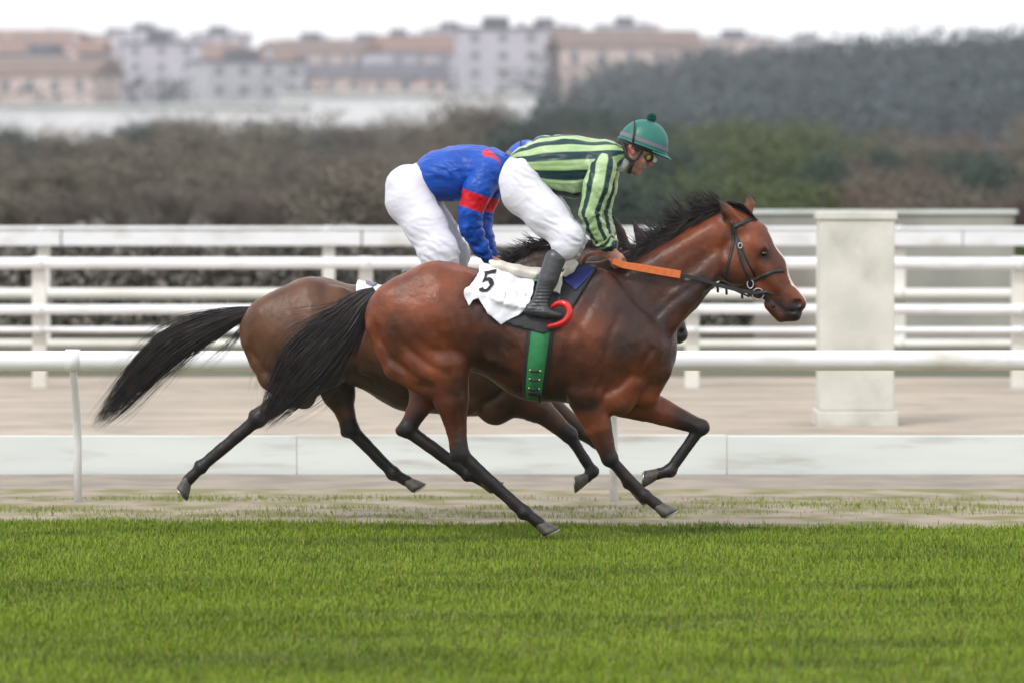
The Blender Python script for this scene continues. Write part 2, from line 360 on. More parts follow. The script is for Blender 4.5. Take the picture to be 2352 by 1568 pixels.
Vh, Fh, n2 = blades(60000, -6, 6, 25.8, 28.6, .012, .040, 4, lambda x, y, g: np.array([noise.fractal(Vector((a * .35, b * 1.9, 3)), 1, 2, 3) + .30 - abs(b - 27.25) * .75 > g.uniform(-.05, .55) for a, b in zip(x, y)]))
Fg = np.concatenate([Fg, Fh + len(Vg)]); Vg = np.concatenate([Vg, Vh])
me = bpy.data.meshes.new('grass'); me.vertices.add(len(Vg)); me.vertices.foreach_set('co', Vg.astype(np.float32).ravel())
q4 = Fg[(Fg[:, 3] - Fg[:, 2]) != 0]; t3 = Fg[(Fg[:, 3] - Fg[:, 2]) == 0][:, :3]
lp = np.concatenate([q4.ravel(), t3.ravel()]).astype(np.int32); ls = np.concatenate([np.arange(len(q4)) * 4, len(q4) * 4 + np.arange(len(t3)) * 3]).astype(np.int32)
me.loops.add(len(lp)); me.loops.foreach_set('vertex_index', lp); me.polygons.add(len(ls)); me.polygons.foreach_set('loop_start', ls); me.update(calc_edges=True)
dry = np.repeat(np.random.default_rng(9).uniform(0, 1, n1 + n2) ** 4, 5); dry[n1 * 5:] = np.maximum(dry[n1 * 5:], .45); attr(me, 'dry', dry)
tag(link('grass', me, M['grass'], smooth=False), 'short green turf grass along the near side of the track', 'grass', kind='stuff')

# white kerb board along the dirt track
kb = empty('kerb_board', (0, 30.8, 0)); tag(kb, 'long low white board standing along the edge of the dirt track behind the horses', 'kerb board')
zt = at(0, 998, 30.8)[2]
for i in range(-5, 6):
    m = MB(); m.box(i * 3.0 - 1.497, 30.78, -.02, i * 3.0 + 1.497, 30.83, zt - (.004 if i % 2 else 0)); m.build('board_panel', M['kerb_white'], kb, bevel=.006)
# thick running rail just behind the horses, on slanting posts
def rail(name, Y, py, dpx, mt, x0, x1, parent, n=16, slope=0):
    z = at(1176, py, Y)[2]; r = dpx / 2 * Y / FPX; m = MB()
    xs = np.linspace(x0, x1, 9); m.tube([(x, Y, z + slope * x + .004 * math.sin(x * 1.3 + py)) for x in xs], r, n); return m.build(name, mt, parent, smooth=True), z, r
RY = 27.7
rr = empty('running_rail', (0, RY, 0)); tag(rr, 'thick white round running rail on slim slanting posts just behind the horses', 'running rail')
_, rz, rrad = rail('rail', RY, 827, 46, M['white_rail'], -16, 16, rr)
for k in range(-4, 5):
    x = at(1412, 800, RY)[0] + k * 3.4; m = MB()
    m.tube([(x, RY, rz - rrad * .6), (x, RY + .10, rz - .16), (x, RY + .24, rz - .34), (x, RY + .30, rz - .55), (x, RY + .30, -.02)], [.022, .024, .026, .026, .026], 10); m.build('post', M['white_rail'], rr, smooth=True)
    m = MB(); m.tube([(x - .045, RY, rz), (x + .045, RY, rz)], rrad + .006, 16); m.build('sleeve', M['white_rail'], rr, smooth=True)
# rail fences on the far side of the dirt track
def rail_fence(Y, rows, posts, label, mt, top, pw=.07):
    f = empty('rail_fence', (0, Y, 0)); tag(f, label, 'fence')
    for py, d, mm in rows: rail('rail', Y, py, d, mm, -26, 26, f, 12)
    for px in posts:
        x = at(px, 600, Y + .12)[0]; zt = at(0, top, Y)[2]; m = MB(); m.box(x - pw, Y + .07, -.02, x + pw, Y + .07 + pw * 1.6, zt); po = m.build('post', mt, f, bevel=.01)
        for py, d, mm in rows:
            z = at(1176, py, Y)[2]; r = d / 2 * Y / FPX; m = MB(); m.tube([(x - .05, Y, z), (x + .05, Y, z)], r + .006, 12); m.build('clamp', mm, po, smooth=True)
rail_fence(44.0, [(605, 27, M['white_rail']), (711, 23, M['white_rail']), (758, 15, M['white_rail'])], [-1410 + 750 * k for k in range(8)], 'nearer white three rail fence beyond the dirt track, its top rail below the upper boards', M['rail_cream'], 590)
rail_fence(50.0, [(525, 9, M['white_rail']), (676, 27, M['rail_cream']), (790, 20, M['rail_cream'])], [-1210 + 655 * k for k in range(8)], 'farther white fence with a broad top board and cream lower rails', M['rail_cream'], 522)
fb = bpy.data.objects['rail_fence.001']
for k in range(-7, 8):
    m = MB(); z0 = at(0, 565, 50)[2]; z1 = at(0, 531, 50)[2]; m.box(k * 3.4 - 1.69, 49.99, z0, k * 3.4 + 1.69, 50.03, z1 - (.003 if k % 2 else 0)); m.build('board', M['white_rail'], fb, bevel=.006)
# grey beige cabinet between track and fences, with a lower wall behind
KY = 37.0
kx0 = at(1885, 600, KY)[0]; kx1 = at(2055, 600, KY)[0]; kz = at(0, 486, KY)[2]
kc = empty('pillar', ((kx0 + kx1) / 2, KY, 0)); tag(kc, 'tall pale rendered pillar standing behind the thick rail right of the horse head', 'pillar')
m = MB(); m.box(kx0, KY, .12, kx1, KY + .55, kz - .07); m.build('shaft', M['kiosk'], kc, bevel=.015)
m = MB(); m.box(kx0 - .02, KY - .02, kz - .07, kx1 + .02, KY + .57, kz); m.build('cap', M['kiosk'], kc, bevel=.012)
m = MB(); m.box(kx0 - .03, KY - .03, -.02, kx1 + .03, KY + .58, .12); m.build('plinth', M['kiosk'], kc, bevel=.012)
M['wall_grey'] = mat('grey_rendered_wall', (.34, .34, .30), (.26, .26, .235), rough=.9, scale=1.2, detail=8, c3=(.20, .17, .14), c3scale=.6, c3lo=.5, c3hi=.7)
BY = 56.0
m = MB(); x0 = at(1735, 500, BY)[0]; x1 = at(2330, 500, BY)[0]; z1 = at(0, 483, BY)[2]
bw = empty('boundary_wall', ((x0 + x1) / 2, BY, 0)); tag(bw, 'pale rendered wall with a light coping behind the fences at right', 'wall')
m.box(x0, BY, -.02, x1, BY + .25, z1 - .05); m.build('wall', M['wall_grey'], bw)
m = MB(); m.box(x0 - .04, BY - .04, z1 - .05, x1 + .04, BY + .29, z1); m.build('coping', M['kerb_white'], bw, bevel=.01)

# ---------------------------------------------------------------- vegetation
M['bark'] = mat('bark', (.085, .068, .055), (.05, .042, .036), rough=.9, scale=12, bump=.01)
M['twig'] = mat('bare_twigs', (.17, .14, .12), (.12, .10, .085), rough=.9, scale=2)
M['twig_red'] = mat('reddish_twigs', (.15, .095, .075), (.10, .07, .06), rough=.9, scale=2)
M['leaf_dk'] = mat('dark_evergreen_leaves', (.022, .045, .036), (.035, .062, .045), rough=.75, scale=1.2)
M['leaf_gr'] = mat('mid_green_leaves', (.075, .100, .022), (.045, .070, .018), rough=.7, scale=.8)
M['leaf_br'] = mat('brown_dry_leaves', (.165, .140, .105), (.105, .092, .070), rough=.85, scale=1.1)
M['leaf_bl'] = mat('blue_green_conifer_needles', (.026, .046, .056), (.038, .060, .066), rough=.8, scale=.6)
def skeleton(H, W, g, levels=3):
    """branch segments (p0, p1, r0, r1, level)"""
    out = []
    def grow(p, d, L, r, lv):
        q = p
        for s in range(3):
            d = (d + Vector((g.uniform(-.22, .22), g.uniform(-.22, .22), g.uniform(-.05, .18)))).normalized(); e = q + d * L / 3
            out.append((q, e, r * (1 - .2 * s), r * (1 - .2 * (s + 1)), lv)); q = e
            if lv < levels and s > 0 - (lv > 0):
                for _ in range(3 if lv == 0 else 2):
                    a = g.uniform(0, 6.283); t = Vector((math.cos(a) * W, math.sin(a) * W, g.uniform(.2, .9))).normalized()
                    grow(q, (d * .5 + t).normalized(), L * g.uniform(.5, .72), r * .5, lv + 1)
    grow(Vector((0, 0, 0)), Vector((0, 0, 1)), H * .52, H * .028, 0); return out
def tree_proto(kind, H, W, seed):
    g = random.Random(seed); sk = skeleton(H, W, g); r = np.random.default_rng(seed)
    t = MB()
    for a, b, r0, r1, lv in sk:
        if lv <= 1: t.tube([a, b], [r0, r1], 6, caps=False)
    tips = [(b, lv) for a, b, r0, r1, lv in sk if lv >= 2]
    V = []; F = []
    if kind == 'bare':
        for a, b, r0, r1, lv in sk:
            if lv >= 2:
                m = MB(); m.tube([a, b], [max(r0, .008), max(r1, .006)], 3, caps=False); o = len(V); V += m.v; F += [tuple(o + i for i in f) for f in m.f]
        for b, lv in tips:
            for _ in range(7):
                d = Vector((r.normal(), r.normal(), r.normal() * .6 + .5)).normalized(); e = b + d * r.uniform(.3, .75) * H / 7; n = d.cross(Vector((r.normal(), r.normal(), r.normal()))).normalized() * .007
                o = len(V); V += [tuple(b - n), tuple(b + n), tuple(e)]; F.append((o, o + 1, o + 2))
    else:
        for b, lv in tips:
            cl = b + Vector((r.normal(), r.normal(), r.normal())) * .08 * H * .4
            for _ in range(9 if kind == 'leafy' else 8):
                c = cl + Vector((r.normal(), r.normal(), r.normal() * .7)) * H * .045; s = r.uniform(.5, 1.1) * H * .016
                u = Vector((r.normal(), r.normal(), r.normal())).normalized(); v = u.cross(Vector((r.normal(), r.normal(), r.normal()))).normalized()
                o = len(V); V += [tuple(c - u * s), tuple(c + v * s * .6), tuple(c + u * s * 1.1), tuple(c - v * s * .6)]; F.append((o, o + 1, o + 2, o + 3))
    cm = bpy.data.meshes.new('crown'); cm.from_pydata(V, [], F); cm.update(); return t, cm
protos = {}
def get_proto(key, kind, H, W, seed, mt):
    if key not in protos:
        t, cm = tree_proto(kind, H, W, seed); tm = bpy.data.meshes.new('trunk'); tm.from_pydata(t.v, [], t.f); tm.update()
        tm.materials.append(M['bark']); cm.materials.append(mt); protos[key] = (tm, cm, H)
    return protos[key]
def plant(key, x, y, z, h, rot, label, cat, group, name='tree', sx=1.0):
    tm, cm, H = protos[key]; s = h / H; r = empty(name, (x, y, z)); r.rotation_euler[2] = rot; r.scale = (s * sx, s * sx, s); tag(r, label, cat, group)
    for nm, me_ in (('trunk', tm), ('crown', cm)):
        o = bpy.data.objects.new(nm, me_); COL.objects.link(o); o.parent = r
    return r
for i in range(3): get_proto(('bare', i), 'bare', 7, 1.0, 10 + i, M['twig'])
for i in range(2): get_proto(('red', i), 'bare', 7, 1.1, 20 + i, M['twig_red'])
for i in range(2): get_proto(('brown', i), 'leafy', 6, 1.1, 30 + i, M['leaf_br'])
for i in range(2): get_proto(('green', i), 'leafy', 6, 1.2, 40 + i, M['leaf_gr'])
for i in range(2): get_proto(('dark', i), 'leafy', 7, 1.0, 50 + i, M['leaf_dk'])
tops = [(-300, 300), (0, 285), (400, 275), (700, 262), (1000, 255), (1250, 235), (1450, 262), (1850, 262), (2000, 290), (2352, 270), (2700, 270)]
g = random.Random(77)
LBL = {'bare': ('bare grey brown tree in the tree belt behind the rails', 'bare trees in the belt behind the rails'),
       'red': ('bare reddish brown tree in the tree belt at right', 'bare reddish trees at right behind the rails'),
       'brown': ('tree with dry brown leaves in the belt behind the rails', 'brown leaved trees behind the rails'),
       'green': ('yellow green leafy tree right of the green helmet', 'green trees behind the leading rider'),
       'dark': ('dark blue green evergreen tree in the belt behind the riders', 'dark evergreens behind the riders')}
for row, (Yr, frac, step) in enumerate(((85, .42, 105), (115, .62, 100), (160, .8, 95), (215, 1.0, 85))):
    px = -420 + row * 31
    while px < 2800:
        Yt = Yr + g.uniform(-8, 8); top = np.interp(px, [t[0] for t in tops], [t[1] for t in tops]) + g.uniform(-6, 26)
        top = 515 - (515 - top) * (frac + g.uniform(-.08, .04)); zt = at(px, top, Yt)[2]; x = at(px, 500, Yt)[0]
        if 1470 < px < 1900: k = 'green' if g.random() < .8 else 'dark'
        elif 1120 < px <= 1470: k = 'dark' if g.random() < .75 else 'brown'
        elif px > 1900: k = g.choice(['red', 'brown', 'brown', 'red', 'dark'])
        else: k = g.choice(['bare', 'brown', 'brown', 'brown', 'dark' if row == 3 else 'bare'])
        plant((k, g.randrange(3 if k == 'bare' else 2)), x, Yt, -.05, max(zt, 1.5), g.uniform(0, 6.28), LBL[k][0], 'tree', LBL[k][1], sx=g.uniform(1.25, 1.6))
        px += step * g.uniform(.8, 1.2)
# clipped hedges of dark brown scrub behind the fences
def hedge(x0, x1, y, h, mt, seed, label, dens=2600):
    r = np.random.default_rng(seed); n = int((x1 - x0) * dens)
    x = r.uniform(x0, x1, n); yy = y + r.uniform(-.6, .6, n); hh = h * (1 + .06 * np.sin(x * 1.9) + .05 * np.sin(x * 5.3 + 1)); z = r.uniform(0, 1, n) ** .7 * hh
    u = r.normal(size=(n, 3)); u /= np.linalg.norm(u, axis=1)[:, None]; v = np.cross(u, r.normal(size=(n, 3))); v /= np.linalg.norm(v, axis=1)[:, None]; s = r.uniform(.035, .085, n)[:, None]
    c = np.stack([x, yy, z], 1); V = np.stack([c - u * s, c + v * s * .6, c + u * s, c - v * s * .6], 1).reshape(-1, 3)
    F = np.arange(n)[:, None] * 4 + np.arange(4); o = link('hedge', np_mesh('hedge', V, F), mt, smooth=False); tag(o, label, 'hedge'); return o
M['hedge_grey'] = mat('grey_brown_hedge_leaves', (.21, .19, .165), (.14, .13, .11), rough=.85, scale=.8)
hedge(-13, 3.5, 60, 1.35, M['hedge_grey'], 1, 'clipped brown hedge behind the fences at left'); hedge(3.6, 14, 60.5, 1.2, M['leaf_gr'], 2, 'clipped green brown hedge behind the fences at right')

# ---------------------------------------------------------------- hills, town and woods
def hill_z(X, Y):
    t = np.clip((X + 22) / 95, 0, 1); t = t * t * (3 - 2 * t)
    left = np.interp(Y, [250, 430, 540, 640, 1300, 1700], [-.1, 1, 4, 11, 36, 40]); right = np.interp(Y, [250, 400, 520, 640, 1300, 1700], [-.1, 7, 15.5, 16, 34, 38])
    z = left * (1 - t) + right * t
    return z + 1.2 * np.sin(X * .045 + 1) * np.clip((Y - 350) / 300, 0, 1) + .8 * np.sin(X * .11 + Y * .02) * np.clip((Y - 350) / 300, 0, 1)
sheet('hillside', -260, 250, 260, 1700, 0, M['hill'], 90, 120, hill_z)
M['wallc'] = [mat('render_' + n, c, tuple(v * .88 for v in c), rough=.9, scale=.3) for n, c in (('white', (.80, .80, .82)), ('cream', (.64, .61, .57)), ('grey', (.46, .46, .51)), ('salmon', (.60, .49, .46)), ('lilac_grey', (.50, .48, .54)))]
M['roofc'] = [mat('roof_' + n, c, tuple(v * .75 for v in c), rough=.9, scale=.8) for n, c in (('terracotta', (.25, .155, .13)), ('slate', (.13, .13, .16)), ('brown', (.20, .145, .125)))]
M['glass'] = mat('window_glass', (.16, .165, .19), rough=.15, coat=.5)
def house(w_, d_, h_, rk, wm, rm, nwx, nst):
    r = empty('house'); m = MB(); m.box(-w_ / 2, -d_ / 2, -2, w_ / 2, d_ / 2, h_); m.build('wall', wm, r)
    m = MB(); e = .5
    if rk == 'gable':
        rh = d_ * .26; z = h_ + .003
        m.add([(-w_ / 2 - e, -d_ / 2 - e, z), (w_ / 2 + e, -d_ / 2 - e, z), (w_ / 2 + e, d_ / 2 + e, z), (-w_ / 2 - e, d_ / 2 + e, z), (-w_ / 2 - e, 0, z + rh), (w_ / 2 + e, 0, z + rh)], [(0, 1, 5, 4), (2, 3, 4, 5), (0, 4, 3), (1, 2, 5), (0, 3, 2, 1)])
    else:
        z = h_ + .003; rh = .8; m.box(-w_ / 2 - .2, -d_ / 2 - .2, z, w_ / 2 + .2, d_ / 2 + .2, z + .45)
        m.box(-w_ * .2, -d_ * .2, z + .45, w_ * .1, d_ * .2, z + 2.2)
    ro = m.build('roof', rm, r); m = MB(); m.box(w_ * .22, -.4, h_ + .3, w_ * .22 + .8, .4, h_ + rh + .9); m.build('chimney', wm, ro)
    fl = h_ / nst; wme = None
    for s in range(nst):
        for i in range(nwx):
            x = -w_ / 2 + (i + .5) * w_ / nwx; z = s * fl + fl * .32
            if wme is None:
                m = MB(); m.box(-.6, -.06, 0, .6, .02, fl * .48); o = m.build('window', M['glass'], r); wme = o.data
            else: o = bpy.data.objects.new('window', wme); COL.objects.link(o); o.parent = r
            o.location = (x, -d_ / 2, z)
    return r
def copy_tree(o, parent=None):
    c = o.copy(); COL.objects.link(c)
    if parent: c.parent = parent
    for ch in list(o.children): copy_tree(ch, c)
    return c
hp = []; gh = random.Random(12)
shapes = [(12, 9, 6, 'gable', 3, 2), (16, 10, 9, 'flat', 4, 3), (9, 8, 5.5, 'gable', 3, 2), (22, 10, 8, 'gable', 5, 2), (13, 11, 11, 'flat', 3, 4)]
combos = [(i, gh.randrange(5), gh.randrange(3)) for i in range(5) for _ in range(2)]
for i, a, b in combos: s = shapes[i]; hp.append([house(s[0], s[1], s[2], s[3], M['wallc'][a], M['roofc'][b if s[3] == 'gable' else 1], s[4], s[5]), s, ['white', 'cream', 'grey', 'salmon', 'lilac grey'][a], ['red tiled', 'slate', 'brown tiled'][b] if s[3] == 'gable' else 'flat', False])
crest = lambda px: np.interp(px, [-300, 0, 500, 900, 1200, 1500, 1800], [98, 96, 88, 80, 66, 96, 120])
for Yh in (690, 770, 850, 930, 1010, 1090, 1170, 1250):
    x = -170 + gh.uniform(0, 20)
    while x < 110:
        px = 1176 + x / Yh * FPX; p = hp[gh.randrange(len(hp))]
        lim = 1750 if Yh > 1000 else 1350
        if -500 < px < lim + 150:
            z = float(hill_z(np.array(x), np.array(float(Yh))))
            lab = '%s %s house with %s roof among the houses on the far hillside' % ('tall' if p[1][2] > 8.5 else 'small' if p[1][0] < 10 else 'long' if p[1][0] > 20 else 'two storey', p[2], p[3])
            if p[4]: o = copy_tree(p[0])
            else: o = p[0]; p[4] = True
            o.location = (x, Yh + gh.uniform(-12, 12), z); o.rotation_euler[2] = gh.uniform(-.5, .5); tag(o, lab, 'house', 'houses on the far hillside like the ' + ' '.join(lab.split()[:5]))
        x += p[1][0] * gh.uniform(1.15, 1.9)
for p in hp:
    if not p[4]:
        for ch in list(p[0].children_recursive) + [p[0]]: bpy.data.objects.remove(ch)
# long white sheds at the foot of the hill
def shed(pxa, pxb, pya, pyb, Y, label):
    x0 = at(pxa, 0, Y)[0]; x1 = at(pxb, 0, Y)[0]; zb = at(0, pyb, Y)[2] - 3; zt = at(0, pya, Y)[2]; r = empty('shed', ((x0 + x1) / 2, Y, zb)); tag(r, label, 'shed')
    m = MB(); m.box(x0, Y, zb, x1, Y + 12, zt - .35); m.build('wall', M['wallc'][0], r); m = MB(); m.box(x0 - .5, Y - .5, zt - .34, x1 + .5, Y + 12.5, zt); m.build('roof', M['kerb_white'], r)
shed(-250, 700, 238, 275, 560, 'long low white shed at far left below the town'); shed(640, 1230, 213, 243, 600, 'pale shed right of the longer white one below the town')
shed(1880, 2600, 333, 372, 260, 'low pinkish grey building behind the trees at far right')
bpy.data.objects['shed.002'].children[0].data.materials[0] = M['wallc'][4]; bpy.data.objects['shed.002'].children[1].data.materials[0] = M['wallc'][2]
# far woods on the rising ridge: one mass
def woods(name, N, fx, label, mt, seed, sz, cl=26):
    r = np.random.default_rng(seed); x, y, h = fx(r, N); z = hill_z(x, y); out = []
    c0 = np.stack([x, y, z + h * .55], 1)
    n = N * cl; c = np.repeat(c0, cl, 0) + np.clip(r.normal(size=(n, 3)), -1.7, 1.7) * np.repeat(np.stack([h * .30, h * .30, h * .26], 1), cl, 0)
    u = r.normal(size=(n, 3)); u /= np.linalg.norm(u, axis=1)[:, None]; v = np.cross(u, r.normal(size=(n, 3))); v /= np.linalg.norm(v, axis=1)[:, None]; s = r.uniform(.5, 1.2, n)[:, None] * sz
    V = np.stack([c - u * s, c + v * s * .7, c + u * s, c - v * s * .7], 1).reshape(-1, 3)
    return tag(link(name, np_mesh(name, V, np.arange(n)[:, None] * 4 + np.arange(4)), mt, smooth=False), label, 'woods', kind='stuff')
def ridge(r, N):
    y = r.uniform(380, 640, N); x = r.uniform(-.035, .155, N) * y; k = (x / y > .004 + .02 * r.random(N)) | (y < 460); x = x[k]; y = y[k]; return x, y, r.uniform(4.5, 8, len(x))
r_ = np.random.default_rng(8); y_ = r_.uniform(380, 660, 3200); x_ = r_.uniform(-.15, .155, 3200) * y_; k_ = (x_ / y_ > .002 + .02 * r_.random(3200)) | (y_ < 440); x_, y_ = x_[k_], y_[k_]; h_ = r_.uniform(4, 7.5, len(x_)) * np.clip(.45 + (x_ / y_ + .02) * 9, .4, 1)
woods('far_woods', len(x_), lambda r, N: (x_, y_, h_), 'dark blue green woods covering the ridge that rises to the right', M['leaf_bl'], 3, .42, 60)
x2 = r_.uniform(-.15, .09, 420) ; y2 = r_.uniform(650, 1280, 420); woods('town_trees', 420, lambda r, N: (x2 * y2, y2, r.uniform(4, 8, N)), 'dark trees scattered between the houses on the hill', M['leaf_bl'], 4, .45, 60)

# ---------------------------------------------------------------- horses
def hoof(B, parent, cor, off, ax, fw, s=1.0):
    """hoof from the coronet point: ax = direction down to the sole, fw = toe direction (photo x right, y down)"""
    c = Vector(B.pt(cor[0], cor[1], off)); a = Vector((ax[0], 0, -ax[1])).normalized(); f = Vector((fw[0], 0, -fw[1])); f = (f - a * f.dot(a)).normalized(); l = Vector((0, 1, 0))
    m = MB(); n = 20; rings = []
    for t, rf, rl, sh in ((-.018, .030, .028, -.012), (0, .040, .036, -.004), (.02, .046, .043, .006), (.05, .054, .050, .020), (.072, .059, .054, .030)):
        for k in range(n):
            q = 2 * math.pi * k / n; x = math.cos(q); rings.append(c + a * t * s + f * (sh + rf * (x if x > 0 else x * .72)) * s + l * math.sin(q) * rl * s)
    fs = [(i * n + k, i * n + (k + 1) % n, (i + 1) * n + (k + 1) % n, (i + 1) * n + k) for i in range(4) for k in range(n)] + [tuple(range(4 * n, 5 * n))]
    m.add(rings, fs); o = m.build('hoof', M['hoof'], parent, smooth=True)
    m = MB(); pts = []
    for k in range(17):
        q = -2.5 + 5.0 * k / 16; x = math.cos(q); pts.append(c + a * .075 * s + f * (.030 + .052 * (x if x > 0 else x * .72)) * s + l * math.sin(q) * .047 * s)
    m.tube(pts, .0055, 6); m.build('horseshoe', M['shoe'], o, smooth=True)
def foreleg(B, e, k, f, c, off, ko=None):
    ko = off if ko is None else ko
    mx, my = e[0] * .55 + k[0] * .45, e[1] * .55 + k[1] * .45
    B.seg(e[0], e[1], 47, mx, my, 31, off, (off + ko) / 2, .72, .8, .03); B.seg(mx, my, 31, k[0], k[1], 18, (off + ko) / 2, ko, .8, .9, .015)
    B.ball(k[0], k[1], 20.5, ko, .92, .012)
    d = Vector((f[0] - k[0], f[1] - k[1])).normalized(); q = Vector((-d[1], d[0]))
    if q[0] > 0: q = -q
    B.seg(k[0] + d[0] * 12, k[1] + d[1] * 12, 13.5, f[0], f[1], 11.5, ko, ko, .85, .85, .01)
    B.seg(k[0] + q[0] * 6 + d[0] * 8, k[1] + q[1] * 6 + d[1] * 8, 8.5, f[0] + q[0] * 6, f[1] + q[1] * 6, 8.5, ko, ko, .8, .8, .006)
    B.ball(f[0], f[1], 16, ko, .9, .012); B.ball(f[0] + q[0] * 7, f[1] + q[1] * 7, 11, ko, .85, .01)
    B.seg(f[0], f[1], 12.5, c[0], c[1], 13.5, ko, ko, .95, 1, .01)
def hindleg(B, s, h, f, c, off, ho=None):
    ho = off if ho is None else ho
    m1 = (s[0] * .62 + h[0] * .38, s[1] * .62 + h[1] * .38); m2 = (s[0] * .28 + h[0] * .72, s[1] * .28 + h[1] * .72)
    B.seg(s[0], s[1], 58, m1[0], m1[1], 40, off, off * .7 + ho * .3, .8, .72, .03); B.seg(m1[0], m1[1], 40, m2[0], m2[1], 23, off * .7 + ho * .3, ho, .72, .72, .02); B.seg(m2[0], m2[1], 23, h[0], h[1], 20, ho, ho, .72, .85, .015)
    d = Vector((f[0] - h[0], f[1] - h[1])).normalized(); e = Vector((h[0] - s[0], h[1] - s[1])).normalized(); back = (e - d).normalized()
    if (e - d).length < .2: back = Vector((-d[1], d[0]))
    B.seg(m2[0] + back[0] * 14, m2[1] + back[1] * 14, 7, h[0] + back[0] * 15, h[1] + back[1] * 15, 11, ho, ho, .7, .7, .010)
    B.ball(h[0], h[1], 21, ho, .85, .012); B.ball(h[0] + back[0] * 15, h[1] + back[1] * 15, 12, ho, .75, .012)
    B.seg(h[0] + d[0] * 10, h[1] + d[1] * 10, 16, f[0], f[1], 13, ho, ho, .78, .85, .012)
    q = back - d * back.dot(d); q = q.normalized() if q.length > .05 else Vector((-d[1], d[0]))
    B.seg(h[0] + q[0] * 8 + d[0] * 14, h[1] + q[1] * 8 + d[1] * 14, 9, f[0] + q[0] * 7, f[1] + q[1] * 7, 9, ho, ho, .75, .8, .006)
    B.ball(f[0], f[1], 17, ho, .9, .012); B.ball(f[0] + q[0] * 8, f[1] + q[1] * 8, 11.5, ho, .85, .01)
    B.seg(f[0], f[1], 13, c[0], c[1], 14, ho, ho, .95, 1, .01)
def torso(B):
    S = B.seg
    S(955, 735, 108, 1010, 722, 118, 0, 0, 1.02, 1.0, .05)            # croup
    S(1010, 722, 118, 1110, 738, 112, 0, 0, 1.0, 1.0, .05)             # loin
    S(1110, 738, 110, 1240, 783, 134, 0, 0, 1.02, .92, .05)            # barrel
    S(1240, 783, 134, 1350, 778, 150, 0, 0, .92, .78, .05)
    S(1350, 778, 148, 1440, 795, 116, 0, 0, .76, .85, .05)             # chest
    S(1290, 668, 42, 1385, 655, 46, 0, 0, .9, .7, .05)                 # withers
    S(1270, 620 + 30, 26, 1350, 625, 22, 0, 0, 1.2, 1.0, .05)
    for s in (-1, 1):
        S(1000, 655, 52, 905, 700, 52, s * .12, s * .12, .8, .8, .05)       # gluteals
        S(890, 728, 52, 905, 790, 46, s * .10, s * .11, .8, .8, .04)        # point of buttock
        S(1030, 690, 62, 1052, 800, 34, s * .15, s * .16, .62, .62, .025)   # quadriceps
        S(1062, 655, 30, 1050, 700, 26, s * .17, s * .17, .6, .6, .06)      # point of hip
        S(945, 720, 58, 975, 835, 52, s * .17, s * .16, .6, .6, .022)       # biceps femoris
        S(878, 750, 38, 915, 838, 34, s * .13, s * .13, .6, .6, .018)       # semitendinosus
        S(915, 838, 34, 985, 888, 28, s * .13, s * .13, .6, .7, .02)
        S(1375, 660, 40, 1452, 790, 56, s * .12, s * .175, .65, .6, .09)     # shoulder blade
        S(1325, 700, 46, 1340, 800, 64, s * .15, s * .19, .55, .45, .06)    # behind the shoulder
        S(1345, 815, 62, 1345, 885, 48, s * .20, s * .17, .42, .5, .018)    # triceps
        S(1452, 800, 52, 1500, 842, 44, s * .17, s * .09, .55, .7, .02)     # point of shoulder
        S(1440, 870, 46, 1420, 910, 44, s * .13, s * .12, .7, .7, .02)
        S(1495, 858, 42, 1480, 900, 34, s * .06, s * .06, .8, .8, .015)     # pectorals
        for i in range(6): S(1150 + i * 26, 690 + i * 4, 12, 1128 + i * 27, 820 + i * 8, 10, s * (.262 - abs(i - 3) * .002), s * .238, .5, .5, .04)
